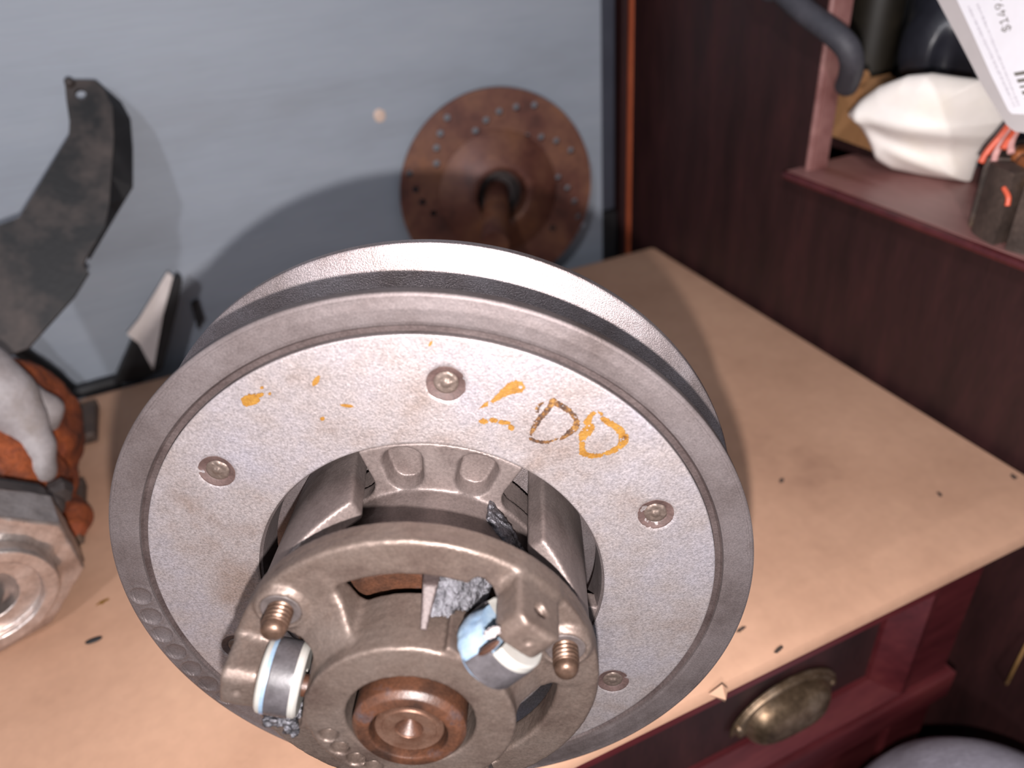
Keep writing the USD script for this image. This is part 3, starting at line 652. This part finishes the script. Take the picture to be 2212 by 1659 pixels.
def torn2(p):
    x, y, s = p[..., 0], p[..., 1], p[..., 2]
    r = np.hypot(x, y); a = np.degrees(np.arctan2(y, x)); t = (57 - a) * np.pi / 180 * 51
    d = np.maximum(rbox2(r, (s - 3 - t * .95) * .72, 48.5, 52.6, -4.2, 4.2, 1.2), np.maximum(t - 17, -t))
    return d + (meshkit.fbm(p * np.array([.5, .5, .5]), 4, 15) - .5) * 1.8
cp(cl, 'torn_edge', nets(torn2, (20, 22, -8), (50, 54, 28), .6), 'fracture', True, label='torn bright edge at the right window')

# ---------------------------------------------------------------- things on the table
# black cord along the wall foot
cord = [ony(-40, 700, .735), ony(20, 735, .738), ony(62, 772, .742), ony(112, 808, .746), ony(152, 842, .748), ony(172, 850, .748), ony(222, 839, .749), ony(262, 828, .749)]
cord = [np.array([p[0], p[1], max(p[2], -.0006)]) for p in cord]
tag(part(None, 'rubber_cable', tube(bez(cord, 8), .0072, 12), 'black', True), 'black rubber cable bent along the foot of the blue wall', 'cable')

# brake disc
DC = np.array([0.2935, 0.7390, 0.1078]); az, el = math.radians(7), math.radians(4)
DN = np.array([-math.sin(az) * math.cos(el), -math.cos(az) * math.cos(el), math.sin(el)])
DX = np.cross([0, 0, 1.], DN); DX /= np.linalg.norm(DX); DY = np.cross(DN, DX)
R_D = .1072
dm = np.eye(4); dm[:3, 0] = DX; dm[:3, 1] = DY; dm[:3, 2] = DN; dbase = DC - DY * R_D * 1.0; dbase[2] = max(dbase[2], 0.001); dm[:3, 3] = dbase
disc = thing('brake_disc', 'rusty drilled brake disc leaning on the blue wall behind the pulley', 'brake disc', mtx=dm)
def dloc(px, py):
    q = onplane(px, py, DC + DN * .002, DN) - DC; return q @ DX, q @ DY
hz = [(625, 205), (540, 315), (485, 440), (455, 555), (455, 680), (765, 420), (850, 335), (955, 265), (1090, 230), (1235, 215), (1175, 465), (1290, 470), (1410, 500), (1525, 575), (1635, 660), (215, 615), (240, 760), (290, 885), (345, 985), (430, 1075), (245, 1195), (1425, 790), (1500, 875), (1555, 980), (1585, 1100), (1590, 1230), (1380, 1190)]
pl = Polygon(Point(0, 0).buffer(R_D, 90).exterior).difference(Point(0, 0).buffer(.022, 40))
pl = pl.difference(unary_union([Point(*dloc(820 + x * .2713, 170 + y * .2713)).buffer(.0036, 10) for x, y in hz if math.hypot(*dloc(820 + x * .2713, 170 + y * .2713)) < R_D - .0055]))
dp = trimesh.creation.extrude_polygon(pl, .0036, engine='earcut'); dp.apply_translation([0, R_D, -.0018])
part(disc, 'rotor', dp, 'disc', 25)
dome_ = lathe([(.066, .0016), (.0655, .0035), (.056, .0075), (.046, .0130), (.036, .0175), (.031, .0185), (.0275, .0175), (.026, .013), (.025, -.004), (.024, -.006), (.040, -.006), (.065, -.0016)], 96); dome_.apply_translation([0, R_D, 0])
part(disc, 'hub_dome', dome_, 'disc', True)
cupm = lathe([(0, -.007), (.0238, -.007), (.0238, .004), (.021, .005), (.0195, -.002), (0, -.003)], 60); cupm.apply_translation([0, R_D, 0])
part(disc, 'bearing_cup', cupm, 'dull_steel', 30)
def shaftm():
    d = np.array([-.41, -.88, -.14]); d /= np.linalg.norm(d); d = np.array([d @ DX, d @ DY, d @ DN])      # the shaft hangs aslant in its cup
    p0 = np.array([-.001, R_D + .001, -.002]); pts = [p0 + d * .0042 * k for k in range(0, 27)]
    rad = [.0132] * 9 + [.0138, .0126, .0126, .0138] + [.0138] * 14
    return tube(pts, rad, 28)
sh = part(disc, 'shaft', shaftm(), 'disc', 30)

# bracket leaning on the wall
BP0 = np.array([0, .745, .277]); BT = np.array([0, -.125, -.19]); BT /= np.linalg.norm(BT); BN = np.cross([1., 0, 0], BT); BN = BN if BN[1] < 0 else -BN
def bp(px, py, off=0.0): return onplane(px, py, BP0 + BN * off, BN)
bx_ = np.array([1., 0, 0]); by_ = np.cross(BN, bx_)
brk = thing('steel_bracket', 'sooty flat steel bracket leaning on the blue wall at the left', 'bracket', (0, .7, .14)); o = (0, .7, .14)
def bpoly(pts, th, off=0.0, hol=()):
    q = np.array([bp(*p) for p in pts]); loc = np.stack([(q - BP0) @ bx_, (q - BP0) @ by_], -1); pg = Polygon(loc).buffer(0)
    for (px, py, r) in hol:
        h = bp(px, py) - BP0; pg = pg.difference(Point(h @ bx_, h @ by_).buffer(r, 12))
    m = extrude(pg.buffer(.002).buffer(-.002), th); v = m.vertices
    m.vertices = BP0 + v[:, :1] * bx_ + v[:, 1:2] * by_ + (v[:, 2:] + off - th) * BN
    if m.volume < 0: m.invert()
    return m
part(brk, 'plate', bpoly([(140, 180), (152, 172), (206, 173), (226, 196), (243, 230), (246, 300), (240, 380), (236, 440), (226, 490), (186, 556), (178, 575), (192, 588), (160, 640), (60, 752), (-70, 800), (-90, 520), (0, 486), (42, 470), (149, 292), (150, 262), (143, 215)], .004, hol=((174, 203, .0042),)), 'bracket', 30, off=o)
def flange():
    inner = [(206, 173), (226, 196), (243, 230), (246, 300), (240, 380), (236, 440), (226, 490), (188, 552)]
    outer = [(212, 176), (262, 222), (281, 258), (286, 320), (286, 402), (268, 432), (250, 462), (192, 560)]
    a = np.array([bp(*p, -.001) for p in inner]); b = np.array([bp(*p, -.012) for p in outer]); th = BN * -.0035
    v = np.vstack([a, b, a + th, b + th]); n = len(a); f = []
    for i in range(n - 1):
        f += [(i, i + 1, n + i + 1), (i, n + i + 1, n + i), (2 * n + i, 3 * n + i + 1, 2 * n + i + 1), (2 * n + i, 3 * n + i, 3 * n + i + 1),
              (n + i, n + i + 1, 3 * n + i + 1), (n + i, 3 * n + i + 1, 3 * n + i), (i + 1, i, 2 * n + i), (i + 1, 2 * n + i, 2 * n + i + 1)]
    f += [(0, n, 3 * n), (0, 3 * n, 2 * n), (n - 1, 3 * n - 1, 4 * n - 1), (n - 1, 4 * n - 1, 2 * n - 1)]
    m = trimesh.Trimesh(v, f, process=False)
    if m.volume < 0: m.invert()
    return m
part(brk, 'folded_edge', flange(), 'black', False, label='dark folded edge', off=o)
for (px, py, r) in ((150, 178, .004),):
    s_ = trimesh.creation.icosphere(2, r); s_.vertices += bp(px, py, .001); part(brk, 'weld_bead', s_, 'bracket', True, off=o)

# rusty pump with aluminium housing
pump = thing('rusty_pump', 'rust-orange and grey pump with a bright faceted aluminium end at the left edge', 'pump', (-.18, .52, 0)); o = (-.18, .52, 0)
def ell(p, c, r):
    q = (p - np.asarray(c)) / np.asarray(r); n = np.linalg.norm(q, axis=-1); return (n - 1) * min(r)
def body(p):
    d = ell(p, (-.195, .585, .060), (.050, .052, .062))
    d = smin(d, ell(p, (-.170, .600, .060), (.031, .040, .046)), .014)
    d = smin(d, ell(p, (-.184, .528, .056), (.036, .036, .050)), .012)
    d = smin(d, ell(p, (-.178, .590, .100), (.026, .022, .026)), .010)
    d = smin(d, ell(p, (-.188, .565, .022), (.034, .036, .024)), .010)
    d = d + (meshkit.fbm(p * 60, 3, 6) - .5) * .008
    return np.maximum(d, .0008 - p[..., 2])
part(pump, 'casing', nets(body, (-.26, .49, -.002), (-.105, .655, .145), .0022), 'rust', True, off=o)
def capsules(pts, rad, k=.006):
    def fn(p):
        d = None
        for (a, b, ra, rb) in zip(pts[:-1], pts[1:], rad[:-1], rad[1:]):
            a, b = np.asarray(a), np.asarray(b); t = np.clip(((p - a) @ (b - a)) / ((b - a) @ (b - a)), 0, 1); q = np.linalg.norm(p - a - t[..., None] * (b - a), axis=-1) - (ra + (rb - ra) * t)
            d = q if d is None else smin(d, q, k)
        return d + (meshkit.fbm(p * 40, 2, 7) - .5) * .006
    return fn
sw = [ony(-40, 800, .545), ony(10, 850, .540), ony(50, 905, .533), ony(80, 965, .524), ony(86, 1020, .515), ony(72, 1062, .507)]
part(pump, 'primer_band', nets(capsules(sw, [.020, .020, .015, .0105, .0085, .006]), (-.24, .47, .01), (-.10, .58, .15), .002), 'primer', True, label='pale grey primed band', off=o)
sw2 = [ony(62, 850, .553), ony(95, 890, .553), ony(105, 915, .553)]
part(pump, 'primer_patch', nets(capsules(sw2, [.009, .012, .008]), (-.19, .52, .05), (-.09, .59, .15), .002), 'primer', True, label='pale grey primed patch', off=o)
PA = np.array([.30, -.93, -.10]); PA /= np.linalg.norm(PA); PX = np.cross([0, 0, 1.], PA); PX /= np.linalg.norm(PX); PY = np.cross(PA, PX); PO = np.array([-.1905, .43, .0545])
def ploc(m):
    v = np.array(m.vertices); m = m.copy(); m.vertices = PO + v[:, :1] * PX + v[:, 1:2] * PY + v[:, 2:] * PA
    return m
def ngon(rad, n, rot=0.): t = np.radians(rot) + np.arange(n) * 2 * np.pi / n; return Polygon(np.stack([rad * np.cos(t), rad * np.sin(t)], -1))
def prism(pg, z0, z1):
    m = trimesh.creation.extrude_polygon(pg, z1 - z0, engine='earcut'); m.apply_translation([0, 0, z0]); return m
part(pump, 'flange_plate', ploc(prism(ngon(.0585, 8, 22.5).buffer(-.004).buffer(.004), -.031, -.0205)), 'dull_steel', 25, label='dark steel flange plate', off=o)
part(pump, 'gasket', ploc(prism(ngon(.057, 8, 22.5), -.0365, -.0312)), 'black', 25, off=o)
def housing(p):
    x, y, z = p[..., 0], p[..., 1], p[..., 2]; r = np.hypot(x, y); a = np.degrees(np.arctan2(y, x))
    oct_ = r * np.cos(np.radians(wrap((a + 22.5) % 45 - 22.5))) - .053 + np.clip(z, -.02, .03) * .12
    d = smax(oct_, np.abs(z + .005) - .0145, .002)
    d = smin(d, rbox2(r, z, .0, .040, -.01, .022, .004), .004)
    d = smax(d, -np.maximum(np.abs(r - .041) - .0022, .012 - z), .002)
    d = smax(d, -np.maximum(r - .029, .016 - z), .002)
    d = smax(d, -np.maximum(r - .0175, -.018 - z), .001)
    return d + (meshkit.noise(p * 120, 5) - .5) * .0012
part(pump, 'aluminium_housing', ploc(nets(housing, (-.062, -.062, -.024), (.062, .062, .028), .0013)), 'alu', True, label='bright faceted aluminium housing', off=o)
part(pump, 'bore_shade_plug', ploc(lathe([(0, -.019), (.0125, -.019), (.0125, -.014), (.0105, -.012), (0, -.012)], 40)), 'black', 30, off=o)  # black plug that puts the shade deep in the bore into colour
bc = ony(125, 1056, .497)
part(pump, 'bolt', ploc(lathe([(0, 0), (.009, 0), (.009, .006), (.0065, .010), (0, .011)], 6)).apply_translation(bc - PO), 'dull_steel', False, off=o)
bc2 = ony(104, 1092, .487); s_ = trimesh.creation.icosphere(2, .0105); s_.vertices += bc2; part(pump, 'boss', s_, 'dull_steel', True, off=o)
lg = [ony(150, 1100, .545), ony(165, 1130, .53), ony(172, 1165, .515)]
lg = [np.array([p[0], p[1], max(p[2], .010)]) for p in lg]
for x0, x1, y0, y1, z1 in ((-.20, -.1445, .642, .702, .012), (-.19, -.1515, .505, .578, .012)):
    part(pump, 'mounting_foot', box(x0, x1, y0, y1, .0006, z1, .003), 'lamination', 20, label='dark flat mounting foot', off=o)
part(pump, 'mounting_lug', nets(capsules(lg, [.012, .013, .010]), (-.22, .47, -.01), (-.11, .58, .05), .0018), 'rust', True, off=o)

# black handle with a white tag
tool = thing('scraper', 'black scraper, its shadow built into the slab, with a strip of white tape leaning on the wall beside the pulley', 'tool', (-.09, .75, 0)); o = (-.09, .75, 0)
def flat(pts, y, th, tilt=0.0):
    q = np.array([ony(*p, y) for p in pts]); pg = Polygon(q[:, [0, 2]]).buffer(.0015).buffer(-.0015).buffer(0); m = extrude(pg, th); v = m.vertices
    m.vertices = np.stack([v[:, 0], y + v[:, 2] + tilt * (.1 - v[:, 1]), v[:, 1]], -1)
    if m.volume < 0: m.invert()
    return m
part(tool, 'handle_and_shadow', flat([(246, 828), (284, 742), (352, 640), (384, 596), (394, 606), (384, 664), (352, 796), (302, 826)], .738, .012), 'black', 30, off=o)  # black body; the slab right of the tape stands in for its shadow
part(tool, 'tape', flat([(274, 722), (300, 690), (362, 588), (374, 598), (352, 680), (338, 760), (331, 800), (300, 742)], .7355, .0022), 'white_paint', 30, label='strip of white tape', off=o)
sp = flat([(413, 655), (428, 648), (441, 690), (427, 712)], .7615, .003); part(w, 'dark_spot', sp, 'black', 30)  # small thin black piece set on the wall board

# chip of dark debris and a bead of yellow on the top
ch = trimesh.creation.icosphere(2, 1.0); ch.vertices *= [.0052, .0022, .0010]; ch.vertices *= 1 + .4 * (meshkit.noise(ch.vertices * 300, 3)[:, None] - .5)
ch.apply_transform(trimesh.transformations.rotation_matrix(math.radians(-4), [0, 0, 1])); ch.apply_translation(onz(204, 1382, .0009))
tag(part(None, 'debris_chip', ch, 'black', True), 'tiny dark chip lying on the tan top at lower left', 'chip')
for (px, py, rx, ry, m_) in ((222, 1300, .0045, .002, 'yellow'), (1688, 1038, .0028, .0022, 'lamination'), (1600, 1360, .004, .0015, 'lamination'), (1575, 1368, .002, .0012, 'lamination'), (2030, 1068, .0016, .0024, 'lamination'), (1683, 1403, .004, .0015, 'lamination'), (2190, 1030, .0025, .0035, 'lamination')):
    t = np.linspace(0, 2 * np.pi, 22, endpoint=False); rng = np.random.default_rng(px); k = .75 + rng.normal(0, .16, 22)
    pg = Polygon(np.stack([rx * np.cos(t) * k, ry * np.sin(t + .5) * k], -1)).buffer(.0004).buffer(-.0002).buffer(0); m = extrude(pg, .00025); m.apply_translation(onz(px, py, 0)); part(top, 'stain', m, m_, False, off=(0, 0.47, -.75)) if False else part(cab, 'stain', m, m_, False, off=(0, 0.47, -.75))

# ---------------------------------------------------------------- things in the hutch and on its ledge
def xpoly(pts, x, th, slope=(0, 0), m=None):
    """outline seen at depth x, built as a slab of thickness th towards +x"""
    q = np.array([onx(*p, x) for p in pts]); pg = Polygon(q[:, [1, 2]]).buffer(0); me = extrude(pg, th); v = me.vertices
    me.vertices = np.stack([x + v[:, 2], v[:, 0], v[:, 1]], -1)
    if me.volume < 0: me.invert()
    return me
# white plastic pouch: a pillow with creases
bagpts = [(1838, 244), (1862, 215), (1900, 186), (1925, 176), (1960, 163), (2010, 158), (2070, 166), (2125, 172), (2150, 200), (2178, 262), (2160, 292), (2128, 318), (2110, 350), (2095, 393), (2050, 388), (1990, 378), (1935, 366), (1902, 348), (1880, 300), (1866, 274), (1850, 256)]
def pouch():
    q3 = np.array([onx(px, py, .507 + (px - 1840) / 340 * .05 + (py - 165) / 230 * .03) for px, py in bagpts])
    A = np.c_[q3[:, 1:], np.ones(len(q3))]; pl = np.linalg.lstsq(A, q3[:, 0], rcond=None)[0]
    q = q3[:, 1:]; pg = Polygon(q); c = q.mean(0); n = 240
    ring = np.array([np.array(pg.exterior.interpolate(k / n, normalized=True).coords[0]) for k in range(n)])
    lv = np.concatenate([[1.0], np.linspace(.985, .0, 44)]); m_ = len(lv); V, F = [], []
    for side in (-1, 1):
        for l in lv:
            p = c + (ring - c) * l; h = (1 - l ** 3.0) ** .65 * (.020 if side < 0 else .008); yy, zz = p[:, 0], p[:, 1]
            g = lambda d, w: np.exp(-(d / w) ** 2)
            cr = .006 * g(zz - (.206 + .16 * (yy - .45)), .009) - .007 * g(zz - (.187 + .10 * (yy - .45)), .011) + .004 * g((zz - .172) - .5 * (yy - .43), .007) - .004 * g((zz - .215) + 1.1 * (yy - .475), .006) + .005 * g((yy - .462) - .3 * (zz - .19), .006)
            cr = cr + (meshkit.fbm(np.stack([yy * 16, zz * 26, yy * 0], -1), 2, 21) - .5) * .010
            V.append(np.stack([pl[0] * yy + pl[1] * zz + pl[2] + side * h - (cr * (1 - l ** 3) if side < 0 else 0), yy, zz], -1))
    V = np.array(V).reshape(-1, 3)
    for s in range(2):
        for a in range(m_ - 1):
            i = np.arange(n); j = (i + 1) % n; A_ = (s * m_ + a) * n
            qd = np.stack([A_ + i, A_ + j, A_ + n + j, A_ + n + i], -1)
            F += [qd[:, [0, 1, 2]], qd[:, [0, 2, 3]]] if s == 0 else [qd[:, [0, 2, 1]], qd[:, [0, 3, 2]]]
    m = trimesh.Trimesh(V, np.vstack(F), process=False); m.merge_vertices()
    if m.volume < 0: m.invert()
    m.vertices[:, 2] = np.maximum(m.vertices[:, 2], LZ + .0012); m.vertices[:, 1] = np.minimum(m.vertices[:, 1], .4850)
    return m
tag(part(None, 'white_pouch', pouch(), 'white_bag', True), 'crumpled white plastic pouch on the hutch shelf', 'pouch')

box_ = thing('cardboard_box', 'torn tan cardboard box between the hutch post and the white pouch', 'box', (.55, .492, LZ)); o = (.55, .492, LZ)
def ypoly(pts, y, th):
    q = np.array([ony(*p, y) for p in pts]); pg = Polygon(q[:, [0, 2]]).buffer(0); me = extrude(pg, th); v = me.vertices
    me.vertices = np.stack([v[:, 0], y + v[:, 2], v[:, 1]], -1)
    if me.volume < 0: me.invert()
    return me
part(box_, 'carton', xpoly([(1760, 285), (1760, 218), (1800, 204), (1840, 176), (1870, 200), (1895, 235), (1960, 300), (1960, 352), (1900, 332), (1792, 292)], .556, .045), 'cardboard', 20, off=o)
part(box_, 'flap', xpoly([(1806, 192), (1838, 170), (1852, 152), (1872, 152), (1878, 164), (1868, 178), (1850, 190), (1842, 212), (1852, 245), (1838, 250), (1826, 214)], .553, .0014), 'cardboard', 20, label='torn cardboard flap', off=o)
for k in range(14):
    yy = .4640 + k * .0060
    part(box_, 'corrugation', box(.5570, .600, yy, yy + .0034, LZ + .0007, LZ + .0090, .0005), 'dark_wood', 20, label='dark corrugated rib' if k == 0 else None, off=o)

hose = [np.array([.53, .660, .935]), np.array([.50, .655, .936]), np.array([.478, .650, .90]), np.array([.474, .640, .70]), np.array([.474, .625, .45]), onx(1640, -70, .474), onx(1690, -20, .475), onx(1735, 22, .476), onx(1793, 66, .479), onx(1828, 99, .483), onx(1840, 130, .489), onx(1838, 160, .497), onx(1828, 186, .505)]
tag(part(None, 'dark_hose', tube(bez(hose, 10), .0092, 16), 'hose', True), 'dark grey hose curving over the hutch divider', 'hose')

hs = thing('dark_plastic_cover', 'glossy dark grey plastic cover deep in the hutch behind the white pouch', 'cover', (.64, .4, LZ)); o = (.64, .4, LZ)
def cover(p):
    d = rbox3(p[..., 0] - .645, p[..., 1] - .455, p[..., 2] - .225, .034, .085, .0695, .025)
    d = smin(d, ell(p, (.612, .500, .240), (.02, .026, .036)), .01)
    for yy in (.385, .41, .44): d = smin(d, np.hypot(p[..., 1] - yy - (p[..., 2] - .2) * .3, p[..., 0] - .610) - .003, .004)
    d = smax(d, -ell(p, (.600, .474, .230), (.012, .010, .03)), .004)
    return d
part(hs, 'shell', nets(cover, (.590, .350, .150), (.690, .55, .305), .0025), 'dark_plastic', True, off=o)
ol = thing('olive_can', 'dark olive painted can behind the dark hose in the hutch', 'can', (.60, .4975, LZ))
for prof, nm in (([(0, 0.0005), (.024, .0005), (.0245, .003), (.0245, .125), (.023, .130), (0, .130)], 'can_body'), ([(.006, .130), (.014, .130), (.014, .142), (0, .145), (0, .130)], 'cap')):
    mm = lathe(prof, 48); mm.apply_translation([.055, .105, 0]); part(ol, nm, mm, 'olive', 30)

# stator on the ledge
stt = thing('stator', 'dirty laminated stator with copper windings and orange wires on the hutch ledge', 'stator', (.53, .32, LZ)); o = (.53, .32, LZ)
SC = np.array([.533, .306, LZ])
for k in range(9):
    a0 = 40 * k; a = np.radians(np.linspace(a0 - 15, a0 + 15, 9))
    pts = [(.050 * math.cos(t), .050 * math.sin(t)) for t in a] + [(.036 * math.cos(t), .036 * math.sin(t)) for t in a[::-1]]
    m = extrude(Polygon(pts), .050); m.apply_translation(SC + [0, 0, .0004]); part(stt, 'pole_shoe', m, 'lamination', 25, off=o)
    ca, sa = math.cos(math.radians(a0)), math.sin(math.radians(a0))
    wd = nets(lambda p: rbox3(p[..., 0] - .029, p[..., 1], p[..., 2] - .030, .0068, .0088, .0265, .005) + (meshkit.noise(p * [60, 60, 600], 2) - .5) * .0012, (.018, -.012, .001), (.040, .012, .060), .0015)
    v = np.array(wd.vertices); wd.vertices = np.stack([v[:, 0] * ca - v[:, 1] * sa, v[:, 0] * sa + v[:, 1] * ca, v[:, 2]], -1) + SC
    part(stt, 'winding', wd, 'copper', True, off=o)
core = lathe([(.010, .0005), (.023, .0005), (.023, .056), (.010, .056)], 40); core.vertices += SC; part(stt, 'core', core, 'lamination', 30, off=o)
for k, (pp, m_) in enumerate((([(2118, 352), (2135, 325), (2158, 298), (2176, 275), (2186, 262)], 'orange_wire'), ([(2146, 352), (2152, 330), (2168, 304), (2182, 284), (2190, 262)], 'pink_wire'), ([(2166, 322), (2178, 302), (2190, 286), (2200, 268)], 'orange_wire'), ([(2184, 330), (2184, 310), (2192, 290), (2204, 272)], 'pink_wire'))):
    part(stt, 'lead_wire', tube(bez([onx(*q, .500 + .004 * i) for i, q in enumerate(pp)], 8), .0024, 8), m_, True, off=o)
part(stt, 'lead_wire', tube(bez([onx(2168, 405, .484), onx(2178, 425, .482), onx(2176, 445, .481)], 8), .0017, 8), 'orange_wire', True, off=o)

# price card
KN = np.array([-.88, -.40, .25]); KN /= np.linalg.norm(KN); KP = onx(2178, 280, .492)
card = thing('price_card', 'white price card with barcode leaning at the right edge of the hutch', 'card', KP); o = KP
kr = np.cross([0, 0, 1.], KN); kr /= np.linalg.norm(kr); ku = np.cross(KN, kr)
def k2(px, py): q = onplane(px, py, KP, KN) - KP; return np.array([q @ kr, q @ ku])
def kmesh(pg, th, off):
    m = extrude(pg, th); v = m.vertices; m.vertices = KP + v[:, :1] * kr + v[:, 1:2] * ku + (v[:, 2:] + off) * KN
    if m.volume < 0: m.invert()
    return m
outline = Polygon([k2(*p) for p in ((1990, -62), (2025, 0), (2078, 100), (2122, 186), (2160, 248), (2176, 272), (2192, 284), (2212, 287), (2330, 292), (2360, -120))])
part(card, 'backing', kmesh(outline.buffer(.001).buffer(-.001), .0035, -.0035), 'card_grey', False, label='grey card border', off=o)
inner = Polygon([k2(*p) for p in ((2038, -62), (2072, 10), (2100, 70), (2140, 160), (2178, 238), (2186, 246), (2330, 252), (2360, -120))])
part(card, 'label', kmesh(inner, .0006, 0), 'card_white', False, label='white printed label', off=o)
def print_(poly_or_mesh, m, off=.0006): part(card, 'print', kmesh(poly_or_mesh, .0002, off), m, False, off=o)
def glyphs(text, px, py, up, rd, hpx, m):
    """flat lettering on the card; (px, py) start of the baseline, rd reading direction, up letter-up direction in the photo"""
    tm = meshkit.text_mesh(text, 1.0, .1); v = np.array(tm.vertices); O = k2(px, py); s = hpx
    U = k2(px + up[0] * s, py + up[1] * s) - O; Rr = k2(px + rd[0] * s, py + rd[1] * s) - O
    w2 = O + v[:, 1:2] * U + v[:, :1] * Rr
    tm.vertices = KP + w2[:, :1] * kr + w2[:, 1:] * ku + ((v[:, 2:] > .05) * .0002 + .0006) * KN
    if tm.volume < 0: tm.invert()
    part(card, 'price_print', tm, m, False, off=o, label='price printed in grey')
glyphs('$149.99', 2185.5, 66.5, (-.945, .33), (-.30, -.955), 19, 'ink')
def qline(p, q, w):
    a, b = k2(*p), k2(*q); return LineString([a, b]).buffer(w, cap_style=2)
rng = random.Random(5)
for (p, q, wd) in (((2112, 9), (2203, 232), 4.2), ((2093, 14), (2194, 234), 4.6)):
    p, q = np.array(p, float), np.array(q, float); t = 0; d = (q - p) / np.linalg.norm(q - p); nrm = np.array([-d[1], d[0]])
    segs = []
    while t < .98:
        L_ = rng.uniform(.006, .02); segs.append(LineString([k2(*(p + (q - p) * t + nrm * rng.uniform(-1, 1))), k2(*(p + (q - p) * min(t + L_, 1)))]).buffer(.00042 * wd / 4.4 * rng.uniform(1.0, 2.0), cap_style=2)); t += L_ + rng.choice((.004, .004, .012))
    me = cat(*[kmesh(s, .0002, .0006) for s in segs]); part(card, 'small_print', me, 'ink_pale', False, off=o, kind='stuff', label='line of illegible small print')
p0, p1 = np.array((2190., 157)), np.array((2226., 243)); t = 0
while t < 1:
    wd = rng.choice((.03, .05, .09)); a = p0 + (p1 - p0) * t; b = p0 + (p1 - p0) * min(1, t + wd)
    part(card, 'barcode_bar', kmesh(Polygon([k2(*a), k2(a[0] + 70, a[1] - 12), k2(b[0] + 70, b[1] - 12), k2(*b)]), .0002, .0006), 'ink', False, off=o); t += wd + rng.choice((.04, .05, .08))

# ---------------------------------------------------------------- below the table
gd = thing('grey_drum', 'speckled grey domed lid of a drum standing in front of the cabinet', 'drum', (.354, .10, -.75))
pr = [(0, .6330), (.02, .6309), (.04, .6245), (.06, .6124), (.075, .5980), (.088, .5780), (.0955, .556), (.098, .535)]
dm_ = lathe([(r, z) for r, z in pr] + [(.1, .531), (.1, .52), (0, .52)], 96); part(gd, 'lid', dm_, 'grey_lid', 40)
part(gd, 'barrel', lathe([(0, .0005), (.094, .0005), (.096, .004), (.096, .519), (0, .519)], 96), 'grey_lid', 40)
tag(part(None, 'straw', tube([ony(2130, 1560, .30), onx(2180, 1466, .478), onx(2225, 1376, .488)], .0012, 6), 'straw', True), 'thin dry straw standing beside the cabinet against the hutch', 'straw')
